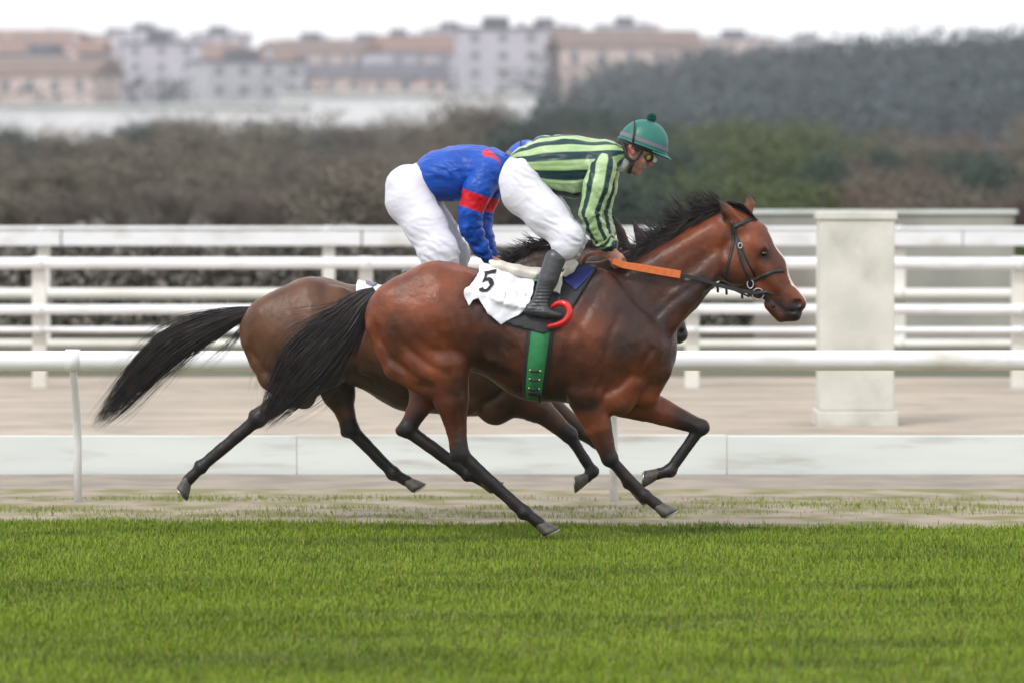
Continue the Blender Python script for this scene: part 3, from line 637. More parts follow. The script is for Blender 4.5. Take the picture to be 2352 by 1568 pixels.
def front_neck_head(B):
    S = B.seg
    S(1425, 735, 112, 1530, 650, 88, 0, 0, .62, .55, .05); S(1530, 650, 88, 1648, 556, 66, 0, 0, .55, .58, .04)
    S(1390, 640, 40, 1480, 590, 26, 0, 0, .6, .55, .04); S(1480, 590, 26, 1640, 500, 20, 0, 0, .5, .6, .03)    # crest
    S(1648, 556, 62, 1690, 520, 36, 0, 0, .62, .8, .03)
    for s in (-1, 1):
        S(1470, 800, 46, 1560, 690, 34, s * .10, s * .10, .6, .55, .025); S(1560, 690, 34, 1652, 600, 26, s * .10, s * .08, .55, .6, .025)
        S(1480, 640, 40, 1640, 540, 30, s * .07, s * .07, .6, .6, .03)
        S(1692, 605, 50, 1702, 585, 46, s * .055, s * .055, .55, .55, .015)       # cheek
        S(1722, 560, 22, 1745, 572, 17, s * .078, s * .078, .7, .6, .02)         # brow
        S(1742, 606, 12, 1785, 660, 9, s * .072, s * .052, .6, .6, .02)          # cheek bone
        S(1696, 520, 19, 1670, 486, 15, s * .075, s * .098, .6, .5, .008); S(1670, 486, 15, 1646, 456, 3, s * .098, s * .105, .5, .5, .006) if s < 0 else (S(1712, 500, 15, 1722, 468, 11, s * .062, s * .072, .5, .45, .012), S(1722, 468, 11, 1717, 443, 3, s * .072, s * .075, .45, .4, .008))
    S(1678, 515, 40, 1716, 555, 52, 0, 0, .9, .72, .03); S(1716, 555, 52, 1762, 618, 44, 0, 0, .72, .62, .03)
    S(1762, 618, 44, 1800, 682, 32, 0, 0, .62, .62, .03); S(1692, 606, 52, 1745, 655, 32, 0, 0, .62, .62, .03)
    S(1800, 684, 32, 1813, 706, 29, 0, 0, .68, .75, .02); S(1817, 676, 20, 1834, 696, 19, 0, 0, 1.1, 1.35, .015)   # muzzle
    S(1770, 700, 16, 1795, 726, 15, 0, 0, 1.1, 1.3, .015); S(1812, 722, 17, 1824, 722, 17, 0, 0, 1.2, 1.2, .012)
    for s in (-1, 1):
        B.ball(1833, 697, 9, s * .052, .7, .006, cut=True); B.ball(1757, 583, 11, s * .094, .5, .01, cut=True)
    B.seg(1774, 712, 2.2, 1822, 716, 2.2, -.09, -.05, 3, 3, .004, cut=True)
    B.seg(1699, 516, 7, 1668, 478, 5, -.105, -.125, .5, .5, .004, cut=True)
def grooves(V, B, G, tf):
    """furrows between muscles: rows of (points, depth m, width px)"""
    out = np.zeros(len(V)); side = np.clip((np.abs(V[:, 1] - B.Y0) - .03) / .05, 0, 1)
    for pts, dep0, wd in G:
        for gi_, (a, b) in enumerate(zip(pts, pts[1:])):
            u0, u1 = gi_ / (len(pts) - 1), (gi_ + 1) / (len(pts) - 1)
            if tf: a = tf(*a); b = tf(*b)
            pa = B.pt(*a, 0)[[0, 2]]; pb = B.pt(*b, 0)[[0, 2]]; d = pb - pa; p = V[:, [0, 2]] - pa; t = np.clip(p @ d / (d @ d), 0, 1); D = np.sqrt(((p - t[:, None] * d) ** 2).sum(1)) / (wd * B.px)
            val = dep0 * np.exp(-D ** 2) * np.sin(np.clip(u0 + (u1 - u0) * t, 0, 1) * math.pi) ** .7; out = np.where(np.abs(val) > np.abs(out), val, out)
    return out * side
GROOVES = [([(868, 742), (872, 775), (900, 822), (950, 862), (1000, 890)], .016, 9), ([(905, 745), (930, 790), (985, 835), (1040, 858)], .012, 10), ([(1002, 640), (975, 690), (985, 740), (1012, 772), (1040, 800)], .010, 14),
    ([(1010, 660), (1045, 720), (1062, 770)], .007, 9), ([(1068, 700), (1082, 760), (1084, 815)], .014, 10), ([(1395, 640), (1352, 700), (1310, 770), (1298, 830), (1310, 890)], .012, 12), ([(1430, 700), (1400, 760), (1385, 830), (1395, 880)], .010, 9),
    ([(1455, 850), (1420, 885), (1380, 905)], .012, 8), ([(1500, 790), (1475, 830), (1460, 870)], .010, 8), ([(1470, 760), (1540, 690), (1640, 620)], .009, 9), ([(1490, 640), (1570, 580), (1640, 545)], .006, 12), ([(1668, 545), (1655, 600), (1668, 645)], .010, 9),
    ([(1722, 618), (1748, 650), (1768, 688)], .006, 7), ([(1735, 540), (1768, 600), (1790, 640)], .004, 6), ([(1140, 730), (1180, 800), (1240, 880)], .005, 16), ([(1330, 930), (1350, 980), (1385, 1030)], .006, 6), ([(1050, 900), (1048, 960), (1056, 1010)], .006, 6),
    ([(1150, 790), (1175, 850)], -.004, 8), ([(1190, 770), (1215, 860)], -.003, 8), ([(1290, 760), (1300, 860)], -.003, 8), ([(1350, 900), (1380, 850), (1375, 800)], -.004, 3.0), ([(1560, 760), (1520, 800), (1500, 860)], -.003, 3), ([(1790, 640), (1768, 670), (1752, 690)], -.0025, 2.6)]
def make_horse(name_loc, Y0, tfm, rs, neck, legs, hooves, coat, h, masks, label):
    root = empty('horse', name_loc); tag(root, label, 'horse')
    B = Body(Y0, tfm, h); B.rs = rs; torso(B); B.tf = lambda x, y: (x, y); neck(B)
    for kind, a, b_, c, d, off, o2 in legs: (foreleg if kind == 'f' else hindleg)(B, a, b_, c, d, off, o2)
    me, V, Q = B.mesh('body', 2, lambda V: .0030 * fractal(V, 9) + .0016 * fractal(V, 26, (1, 1, .5), 7) - grooves(V, B, masks.get('groove', []), masks.get('gtf')))
    nn = fractal(V, 5, seed=3.) * .5
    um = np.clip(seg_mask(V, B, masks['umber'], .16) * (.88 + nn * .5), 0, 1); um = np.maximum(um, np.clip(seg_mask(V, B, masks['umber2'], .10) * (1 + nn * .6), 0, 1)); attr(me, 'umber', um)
    attr(me, 'black', np.clip(seg_mask(V, B, masks['black'], .05) * (1 + nn * .4), 0, 1)); attr(me, 'blaze', seg_mask(V, B, masks['blaze'], .012) * (np.abs(V[:, 1] - Y0) < .028 + .008 * nn))
    link('body', me, coat, root)
    for cor, off, ax, fw in hooves: hoof(B, root, cor, off, ax, fw)
    bv = bvh_of(V, Q); return root, B, Surf(bv, Y0)
FY = 25.0
front, FB, FS = make_horse((.1, FY, 0), FY, lambda x, y: (x, y), 1, front_neck_head,
    [('f', (1352, 915), (1400, 1052), (1482, 1138), (1512, 1160), -.125, -.10), ('f', (1445, 915), (1610, 980), (1540, 1080), (1508, 1088), .125, .09),
     ('h', (1022, 838), (1058, 1042), (1206, 1176), (1240, 1202), -.135, -.10), ('h', (1008, 850), (935, 985), (1078, 1088), (1112, 1106), .135, .10)],
    [((1512, 1160), -.10, (.45, .9), (.95, .1)), ((1508, 1088), .09, (-.97, -.1), (-.1, .97)), ((1240, 1202), -.10, (.42, .9), (1, .0)), ((1112, 1106), .10, (.6, .8), (.9, -.3))],
    M['coat_bay'], .008,
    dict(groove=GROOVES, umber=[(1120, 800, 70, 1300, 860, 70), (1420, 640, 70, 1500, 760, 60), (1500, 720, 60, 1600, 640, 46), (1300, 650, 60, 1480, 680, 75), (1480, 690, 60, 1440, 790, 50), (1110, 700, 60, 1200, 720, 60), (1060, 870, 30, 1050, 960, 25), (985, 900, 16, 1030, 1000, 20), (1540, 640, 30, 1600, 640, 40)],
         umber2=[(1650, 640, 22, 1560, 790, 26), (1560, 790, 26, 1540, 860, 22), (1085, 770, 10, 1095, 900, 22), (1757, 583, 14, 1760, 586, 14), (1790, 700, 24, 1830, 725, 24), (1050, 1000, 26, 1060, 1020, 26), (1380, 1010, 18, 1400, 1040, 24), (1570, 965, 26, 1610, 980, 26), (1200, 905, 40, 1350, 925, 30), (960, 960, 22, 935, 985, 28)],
         black=[(1640, 450, 8, 1664, 500, 7), (1057, 1040, 26, 1250, 1210, 44), (1402, 1058, 24, 1520, 1165, 40), (1608, 985, 26, 1500, 1090, 40), (930, 990, 26, 1125, 1115, 40), (1826, 712, 20, 1836, 722, 18), (1647, 458, 10, 1660, 476, 4), (1716, 440, 12, 1722, 452, 6)],
         blaze=[(1770, 535, 10, 1806, 622, 10), (1806, 622, 12, 1858, 692, 16)]),
    'bright bay horse with a thin white blaze in the lead at full gallop')
def far_tf(x, y): return 545 + (x - 835) * 1.015, 474 + (y - 428) * .953
def far_neck_head(B):
    S = B.seg
    for s in (-1, 1): S(1000, 848, 94, 1160, 878, 78, s * .06, s * .08, .8, .7, .06); S(1160, 880, 72, 1225, 932, 36, s * .09, s * .12, .7, .7, .05)
    S(1130, 760, 106, 1235, 670, 84, 0, 0, .62, .55, .05); S(1235, 670, 84, 1375, 614, 54, 0, 0, .55, .6, .04)
    S(1120, 668, 40, 1205, 600, 30, 0, 0, .6, .55, .04); S(1205, 600, 32, 1300, 584, 26, 0, 0, .5, .6, .03); S(1300, 584, 26, 1395, 574, 20, 0, 0, .6, .7, .03)
    S(1375, 614, 54, 1430, 592, 32, 0, 0, .62, .8, .03)
    S(1424, 590, 32, 1452, 622, 48, 0, 0, .9, .72, .03); S(1452, 622, 48, 1502, 688, 40, 0, 0, .72, .62, .03); S(1502, 688, 40, 1544, 745, 29, 0, 0, .62, .62, .03); S(1544, 745, 27, 1557, 767, 24, 0, 0, .75, 1.1, .02)
    S(1428, 650, 50, 1490, 710, 30, 0, 0, .62, .62, .03)
    for s, (bx, by, tx, ty) in ((-1, (1436, 572, 1406, 494)), (1, (1478, 578, 1450, 499))):
        S(bx, by, 16, (bx + tx) / 2 + 4, (by + ty) / 2, 12, s * .06, s * .07, .55, .5, .012); S((bx + tx) / 2 + 4, (by + ty) / 2, 12, tx, ty, 3, s * .07, s * .072, .5, .5, .008)
    for s in (-1, 1): B.ball(1490, 648, 10, s * .09, .5, .01, cut=True); B.ball(1564, 763, 8, s * .045, .7, .006, cut=True)
RYH = 26.2
rear, RB, RS = make_horse((-.7, RYH, 0), RYH, far_tf, .97, far_neck_head,
    [('f', (1180, 890), (1308, 998), (1362, 1082), (1348, 1096), -.125, -.09), ('f', (1190, 892), (1372, 1012), (1446, 1108), (1466, 1132), .125, .09),
     ('h', (742, 840), (592, 962), (462, 1072), (430, 1104), -.135, -.10), ('h', (760, 850), (806, 985), (905, 1086), (936, 1104), .135, .10)],
    [((1348, 1096), -.09, (-.97, .05), (.0, .97)), ((1466, 1132), .09, (.45, .9), (.9, -.1)), ((430, 1104), -.10, (-.75, .65), (.55, .8)), ((936, 1104), .10, (.5, .85), (.9, -.3))],
    M['coat_brown'], .010,
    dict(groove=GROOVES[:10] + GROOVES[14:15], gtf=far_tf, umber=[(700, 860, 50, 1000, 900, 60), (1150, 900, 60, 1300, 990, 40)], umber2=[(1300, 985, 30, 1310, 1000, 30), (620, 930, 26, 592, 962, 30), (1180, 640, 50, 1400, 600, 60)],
         black=[(592, 965, 26, 400, 1130, 50), (1308, 998, 26, 1360, 1100, 44), (1372, 1012, 26, 1480, 1140, 40), (806, 985, 26, 950, 1115, 40), (1570, 765, 22, 1580, 775, 20), (1406, 494, 14, 1436, 570, 9), (1450, 499, 14, 1476, 574, 9)],
         blaze=[(1480, 560, 10, 1530, 640, 14), (1530, 640, 14, 1560, 700, 14)]),
    'brown horse galloping beside and behind the leading bay, mostly hidden by it')
# eyes
for B, root, ex, ey in ((FB, front, 1755, 583), (RB, rear, 1488, 649)):
    for s in (-1, 1):
        c = Vector(B.pt(ex, ey, s * .086)); m = MB(); n = 14; vs = []; fs = []
        for i in range(9):
            for k in range(n):
                a = math.pi * i / 8; q = 2 * math.pi * k / n; vs.append((c[0] + .018 * math.sin(a) * math.cos(q), c[1] + .013 * math.sin(a) * math.sin(q), c[2] + .014 * math.cos(a)))
        for i in range(8):
            for k in range(n): fs.append((i * n + k, i * n + (k + 1) % n, (i + 1) * n + (k + 1) % n, (i + 1) * n + k))
        m.add(vs, fs); m.build('eye', M['eye'], root, smooth=True)
# manes, forelock, tails
def tail(name, path, Y0, B, parent, N, seed, wisps=.12, rad=.0022):
    """path rows: px, py, half width px, lateral half depth m"""
    g = np.random.default_rng(seed); n = 15; C = spline(path, n); P = np.zeros((N, n, 3)); Rr = np.zeros((N, n))
    for i in range(N):
        u = np.clip(g.normal() * .55, -1, 1); v = g.uniform(-1, 1); wl_ = g.random() < wisps; L = g.uniform(.55, 1.04) if not wl_ else g.uniform(.5, 1.0)
        t = np.linspace(0, 1, n) * min(L, 1.0) * (n - 1); i0 = np.clip(t.astype(int), 0, n - 2); fr = (t - i0)[:, None]; c = C[i0] * (1 - fr) + C[i0 + 1] * fr
        tg = np.gradient(c[:, :2], axis=0); tg /= np.linalg.norm(tg, axis=1)[:, None] + 1e-9; q = np.stack([-tg[:, 1], tg[:, 0]], 1); s = np.linspace(0, 1, n)
        off = u * c[:, 2] * (1 + (g.uniform(.3, 1.3) * s ** 2 if wl_ else 0)); off += g.normal() * 3 * np.sin(s * g.uniform(2, 7) + g.uniform(0, 6)) * s * 1.8
        xy = c[:, :2] + q * off[:, None] + (tg * (s ** 2)[:, None] * g.uniform(-6, 30) if True else 0); dp = v * c[:, 3] * np.sqrt(max(0, 1 - u * u)) + .012 * np.sin(s * 5 + i)
        for k in range(n): P[i, k] = at(xy[k, 0], xy[k, 1], Y0 + dp[k])
        Rr[i] = rad * g.uniform(.5, 1.2) * (1 - s ** 3 * .93) * (.6 if wl_ else 1)
    return strands(name, P, Rr, M['hair'], parent)
tail('tail', [(862, 668, 9, .02), (835, 690, 24, .04), (795, 742, 44, .06), (750, 790, 58, .06), (700, 845, 62, .06), (655, 900, 42, .05), (612, 962, 14, .03)], FY, FB, front, 1700, 1, .20, .0030)
tail('tail', [(582, 712, 8, .02), (550, 722, 15, .03), (480, 748, 30, .05), (400, 790, 38, .05), (335, 848, 34, .05), (280, 912, 26, .04), (232, 962, 14, .03)], RYH, RB, rear, 1500, 2, .26, .0028)
tail('tail_wisp', [(575, 730, 5, .02), (530, 790, 10, .03), (470, 845, 14, .03)], RYH, RB, rear, 36, 3, .5, .0016)
def mane(name, crest, Y0, parent, N, seed, up, L, lay=.45, rad=.0026, th=.05):
    g = np.random.default_rng(seed); n = 9; P = np.zeros((N, n, 3)); Rr = np.zeros((N, n)); C = spline(crest, 60)
    for i in range(N):
        u = g.random() * 59; c = C[int(u)]; s = np.linspace(0, 1, n); clump = math.sin(u * 1.7) * .5 + math.sin(u * .63 + 2) * .5
        if g.random() < lay:
            l = L * g.uniform(.5, 1.0) * c[2]; a0 = math.radians(g.uniform(150, 215)); ang = a0 + s * g.uniform(.1, .6); dy = -th * np.sin(np.minimum(s * 2.2, 1) * 1.57) * g.uniform(.7, 1.25)
            x = c[0] + np.cumsum(np.cos(ang)) * l / n; y = c[1] + 4 + np.cumsum(-np.sin(ang)) * l / n
        else:
            l = L * (.35 + g.random() ** 1.6 * .95) * c[2] * (1 + .30 * clump); a0 = math.radians(up + g.normal() * 11 + 14 * clump); ang = a0 + s * g.uniform(.2, 1.0)
            x = c[0] + np.cumsum(np.cos(ang)) * l / n; y = c[1] + 5 - np.cumsum(np.sin(ang)) * l / n; dy = g.uniform(-.03, .03) + s * g.normal() * .02
        dy = dy * np.ones(n)
        for k in range(n): P[i, k] = at(x[k], y[k], Y0 + dy[k])
        Rr[i] = rad * g.uniform(.5, 1.2) * (1 - s ** 2.2 * .92)
    return strands(name, P, Rr, M['hair'], parent)
mane('mane', [(1400, 618, .25), (1450, 596, .38), (1500, 564, .85), (1560, 524, 1.1), (1620, 490, 1.0), (1668, 470, .8)], FY, front, 1900, 4, 116, 72, .40, .0026, .055)
mane('forelock', [(1672, 470, .8), (1700, 478, .8), (1722, 492, .5)], FY, front, 260, 5, 150, 42, .25, .0026, .04)
g5 = np.random.default_rng(6); P = np.zeros((240, 8, 3)); Rr = np.zeros((240, 8))
for i in range(240):
    r0 = g5.random(); x0, y0 = 1668 + r0 * 20, 466 + r0 * 6; s = np.linspace(0, 1, 8); sp = g5.uniform(-1, 1)
    x = x0 + s * (66 - r0 * 14) ; y = y0 + s * 10 + s ** 2 * 30 + sp * 9 * np.sin(s * 3.0)
    for k in range(8): P[i, k] = at(x[k], y[k] - 2, FY - .02 + sp * .035)
    Rr[i] = .0026 * (1 - s ** 2 * .9)
strands('forelock_swept', P, Rr, M['hair'], front)
mane('mane', [(1165, 606, .7), (1190, 585, .8), (1225, 566, .9), (1262, 552, .8), (1310, 556, .6), (1390, 552, .45)], RYH, rear, 800, 7, 138, 50, .55, .0030, .06)

# ---------------------------------------------------------------- tack
def lay(sf, off): return lambda x, y: sf.hit(x, y, off if not callable(off) else off(x, y))[0]
sp_ = empty('saddle_pad', (.1, FY, 1.4)); tag(sp_, 'black saddle pad with a navy front panel under the cream saddle of the leading bay', 'saddle pad')
patch('pad', [(1118, 626), (1150, 632), (1240, 652), (1300, 618), (1352, 610), (1372, 618), (1340, 668), (1312, 712), (1290, 752), (1248, 768), (1180, 748), (1140, 735), (1110, 690)], lay(FS, .012), M['pad'], sp_, 7, .012)
patch('navy_panel', [(1287, 640), (1318, 628), (1350, 619), (1366, 627), (1350, 646), (1322, 672), (1300, 655)], lay(FS, .024), M['navy'], sp_, 5, .004)
sa = empty('saddle', (.2, FY, 1.5)); tag(sa, 'small cream racing saddle with a red stirrup on the leading bay', 'saddle')
B = Body(FY, h=.006)
B.chain([(1128, 602, 6), (1150, 609, 9), (1190, 620, 11), (1232, 629, 13), (1262, 626, 11), (1300, 612, 10), (1318, 604, 8)], 0, 5.2, .02)
for s in (-1, 1): B.chain([(1136, 610, 9), (1180, 622, 12), (1234, 634, 12)], s * .10, 1.6, .02)
me, V_, Q_ = B.mesh('seat', 2); link('seat', me, M['cream'], sa)
def tubepx(name, pts, rad, mt, parent, n=8, Y0=FY):
    m = MB(); m.tube([at(p[0], p[1], Y0 + p[2]) for p in pts], rad, n); return m.build(name, mt, parent, smooth=True)
B = Body(FY, h=.005); B.chain([(1322, 606, 7), (1310, 618, 10), (1298, 630, 7)], -.16, .8, .01); me, _, _ = B.mesh('knee_roll', 2); link('knee_roll', me, M['cream'], sa)
patch('stirrup_leather', [(1291, 636), (1299, 640), (1289, 684), (1257, 680), (1268, 656)], lay(FS, .040), M['cream'], sa, 5, .008)
patch('tree_tab', [(1222, 638), (1240, 620), (1244, 640), (1238, 662), (1226, 660)], lay(FS, .045), M['girth_green'], sa, 5, .008)
st = MB(); pts = [at(x, y, FY + z) for x, y, z in spline([(1258, 750, -.35), (1280, 746, -.385), (1298, 738, -.40), (1308, 722, -.40), (1305, 706, -.395), (1294, 697, -.385), (1280, 698, -.365), (1268, 706, -.34)], 26)]
st.tube(pts, [.013 + .008 * math.sin(math.pi * i / 25) for i in range(26)], 10); ste = st.build('stirrup', M['red'], sa, smooth=True)
m = MB(); m.tube([at(1258, 750, FY - .35), at(1266, 746, FY - .30), at(1292, 742, FY - .28), at(1304, 726, FY - .29)], .010, 8); m.build('tread', M['red'], ste, smooth=True)
tubepx('leather_end', [(1284, 684, -.345), (1287, 700, -.340)], .006, M['strap'], sa)
nc = empty('number_cloth', (.0, FY, 1.35)); tag(nc, 'white number cloth printed 5 hanging behind the rider of the leading bay', 'number cloth')
def cloth_off(x, y):
    fold = math.exp(-((y - (686 + (x - 1100) * .22)) / 7.0) ** 2); low = 1 if y > 686 + (x - 1100) * .22 else 0
    return .042 + .007 * math.sin(x * .05 + y * .03) + .014 * fold + .0025 * math.sin(y * .11 + x * .15) + (-.010 * low)
cf = lay(FS, cloth_off)
patch('cloth', [(1104, 617), (1116, 618), (1150, 628), (1190, 636), (1216, 646), (1228, 656), (1224, 690), (1211, 711), (1190, 728), (1166, 737), (1150, 746), (1120, 722), (1098, 692), (1086, 694), (1076, 704), (1064, 682), (1062, 674), (1074, 664)], cf, M['cloth'], nc, 4, .004)
def ink(x, y): return FS.hit(x, y, cloth_off(x, y) + .007)[0] + Vector((0, -.003, 0))
def sk(x, y): return (x - (y - 636) * .20 + 3, y)
five = [(0, 0), (26, 0), (26, 8), (9, 8), (8, 15), (14, 14), (21, 17), (26, 23), (27, 31), (24, 39), (17, 45), (8, 46), (0, 43), (-3, 36), (5, 34), (8, 38), (13, 38), (18, 33), (18, 27), (14, 22), (9, 21), (5, 24), (-1, 22), (1, 8)]
patch('number_five', [sk(1106 + a, 637 + b) for a, b in five], ink, M['ink'], nc, 3, 0)
gi = empty('girth', (.15, FY, 1.0)); tag(gi, 'green girth with black edges and buckles round the belly of the leading bay', 'girth')
gp = [(1243, 748), (1238, 790), (1232, 840), (1227, 885), (1226, 912)]
ribbon('backing', gp, [62, 60, 58, 54, 50], FS, M['strap'], gi, .006, .006); ribbon('web', gp, [42, 41, 39, 37, 34], FS, M['girth'], gi, .012, .005)
for y in (847, 866, 886):
    a, b = FS.hit(1219 - (y - 847) * .07, y, .02)[0], FS.hit(1241 - (y - 847) * .07, y + 2, .02)[0]; m = MB(); m.tube([a, b], .007, 8); bk = m.build('buckle_bar', M['strap'], gi, smooth=True)
    for q in (a, b): m = MB(); m.tube([q + Vector((0, -.004, .008)), q + Vector((0, -.004, -.002))], .006, 8); m.build('buckle_stud', M['brass'], bk, smooth=True)
ribbon('buckle_strap', [(1214, 896), (1244, 900)], 7, FS, M['strap'], gi, .02, .006); ribbon('strap_end', [(1240, 900), (1238, 930)], 8, FS, M['strap'], gi, .012, .005)
br = empty('bridle', (1.3, FY, 1.5)); tag(br, 'black leather bridle with steel bit rings on the head of the leading bay', 'bridle')
ribbon('cheekpiece', [(1680, 508), (1690, 545), (1703, 600), (1722, 645), (1734, 662)], 8, FS, M['strap'], br); ribbon('throat_latch', [(1681, 512), (1684, 560), (1672, 610), (1664, 640)], 6, FS, M['strap'], br)
ribbon('browband', [(1684, 524), (1700, 516), (1722, 505), (1742, 500)], 9, FS, M['strap'], br); ribbon('noseband', [(1722, 648), (1750, 636), (1778, 624), (1800, 622)], 9, FS, M['strap'], br)
ribbon('cheek_strap', [(1694, 545), (1712, 590), (1738, 640)], 5, FS, M['strap'], br); ribbon('chin_strap', [(1722, 650), (1720, 672), (1726, 690)], 9, FS, M['strap'], br)
def ring(name, px, py, rp, sf, mt, parent, rr=.004, oval=1.0, off=.016):
    c, n = sf.hit(px, py, off); m = MB(); u = Vector((1, 0, 0)); v = Vector((0, 0, 1)); r = rp * FY / FPX
    m.tube([c + (u * math.cos(q) + v * math.sin(q) * oval) * r for q in np.linspace(0, 2 * math.pi, 25)], rr, 8, False); return m.build(name, mt, parent, smooth=True)
ring('bit_ring', 1741, 673, 13, FS, M['steel'], br, .0045); ring('buckle', 1721, 649, 7, FS, M['steel'], br, .0035, 1.4); ring('buckle', 1700, 566, 4.5, FS, M['steel'], br, .003, 1.3)
B = Body(FY, h=.004); B.chain([(1741, 674, 5), (1762, 671, 5), (1774, 676, 3)], -.07, 1, .006); me, _, _ = B.mesh('bit_guard', 1); link('bit_guard', me, M['strap'], br)
ribbon('lip_strap', [(1745, 676), (1768, 690), (1778, 706)], 7, FS, M['strap'], br)
rn = empty('reins', (.9, FY, 1.5)); tag(rn, 'reins with wide orange rubber grips running from the rider hands to the bit', 'reins')
def strip(name, pts, hw, th, mt, parent, Y0=FY):
    """a flat strap standing on edge: rows (px, py, y offset)"""
    P = [at(p[0], p[1], Y0 + p[2]) for p in pts]; m = MB(); vs = []
    hh = hw if isinstance(hw, list) else [hw] * len(P)
    for i, p in enumerate(P):
        t = (P[min(i + 1, len(P) - 1)] - P[max(i - 1, 0)]).normalized(); u = t.cross(Vector((0, 1, 0))).normalized(); l = Vector((0, 1, 0))
        for a, b in ((-1, -1), (1, -1), (1, 1), (-1, 1)): vs.append(p + u * a * hh[i] + l * b * th)
    fs = [(i * 4 + k, i * 4 + (k + 1) % 4, i * 4 + 4 + (k + 1) % 4, i * 4 + 4 + k) for i in range(len(P) - 1) for k in range(4)] + [(3, 2, 1, 0), tuple(len(vs) - 4 + k for k in range(4))]
    m.add(vs, fs); return m.build(name, mt, parent, smooth=False, bevel=.002)
strip('rein_grip', [(1408, 600, -.17), (1432, 609, -.17), (1480, 617, -.175), (1520, 624, -.17), (1563, 631, -.16)], [.017, .019, .021, .022, .022], .005, M['orange'], rn)
strip('rein', [(1560, 631, -.16), (1605, 641, -.15), (1650, 655, -.135), (1700, 668, -.125), (1740, 674, -.115)], .011, .003, M['strap'], rn)
lp = spline([(1408, 600, -.15), (1385, 586, -.12), (1362, 584, -.09), (1346, 592, -.06), (1340, 606, -.03), (1350, 616, 0), (1372, 612, .03), (1400, 600, .08)], 30)
strip('rein_loop', [tuple(p) for p in lp], .009, .003, M['rein_brown'], rn)
strip('far_rein', [(1420, 602, .13), (1500, 612, .15), (1600, 632, .14), (1700, 662, .12), (1740, 670, .10)], .010, .003, M['strap'], rn)
mt_ = empty('martingale', (1.1, FY, 1.4)); tag(mt_, 'black martingale strap with small hanging stoppers under the throat of the leading bay', 'martingale')
strip('strap', [(1572, 700, -.10), (1600, 684, -.11), (1632, 664, -.115), (1648, 652, -.12)], .007, .003, M['strap'], mt_); strip('yoke', [(1650, 654, -.11), (1690, 668, -.09), (1722, 682, -.07)], .006, .003, M['strap'], mt_)
tubepx('ring', [(1638, 662, -.125), (1646, 650, -.125), (1652, 646, -.125)], .004, M['steel'], mt_)
for x in (1648, 1668, 1704): tubepx('stopper', [(x, 652 + (x - 1648) * .25, -.11), (x + 1, 672 + (x - 1648) * .25, -.105)], .007, M['strap'], mt_)
# tack of the far horse
sp2 = empty('saddle_pad', (-.6, RYH, 1.4)); tag(sp2, 'grey saddle pad of the brown horse behind', 'saddle pad')
patch('pad', [(828, 622), (888, 630), (960, 640), (1060, 648), (1100, 640), (1110, 700), (1050, 780), (960, 770), (900, 745), (812, 690)], lay(RS, .012), M['pad'], sp2, 9, .012)
n2 = empty('number_cloth', (-.8, RYH, 1.35)); tag(n2, 'white number cloth of the brown horse, half hidden behind the rump of the bay', 'number cloth')
patch('cloth', [(827, 633), (905, 640), (952, 660), (940, 730), (900, 744), (812, 684)], lay(RS, .030), M['cloth'], n2, 6, .004)
M['ink_grey'] = mat('grey_print', (.22, .22, .28), rough=.8)
ribbon('number_stroke', [(842, 664), (840, 652), (848, 645), (858, 645), (864, 652), (862, 662), (852, 667), (842, 662)], 7, RS, M['ink_grey'], n2, .036, .0005, 3)
s2 = empty('saddle', (-.5, RYH, 1.5)); tag(s2, 'small black racing saddle under the blue rider', 'saddle')
B = Body(RYH, h=.008); B.chain([(930, 626, 8), (970, 636, 11), (1020, 640, 13), (1070, 628, 10)], 0, 4.8, .02); me, _, _ = B.mesh('seat', 2); link('seat', me, M['boot'], s2)
r2 = empty('reins', (-.1, RYH, 1.5)); tag(r2, 'black reins of the brown horse in the hands of the blue rider', 'reins')
strip('rein', [(1132, 600, -.10), (1200, 618, -.16), (1300, 650, -.14), (1400, 690, -.12), (1480, 716, -.09)], .010, .003, M['strap'], r2, RYH)
b2 = empty('bridle', (.6, RYH, 1.5)); tag(b2, 'black bridle on the head of the brown horse behind', 'bridle')
ribbon('cheekpiece', [(1425, 570), (1445, 640), (1482, 715)], 8, RS, M['strap'], b2); ribbon('browband', [(1432, 582), (1470, 572), (1490, 570)], 8, RS, M['strap'], b2); ribbon('noseband', [(1476, 712), (1520, 690), (1545, 690)], 8, RS, M['strap'], b2)

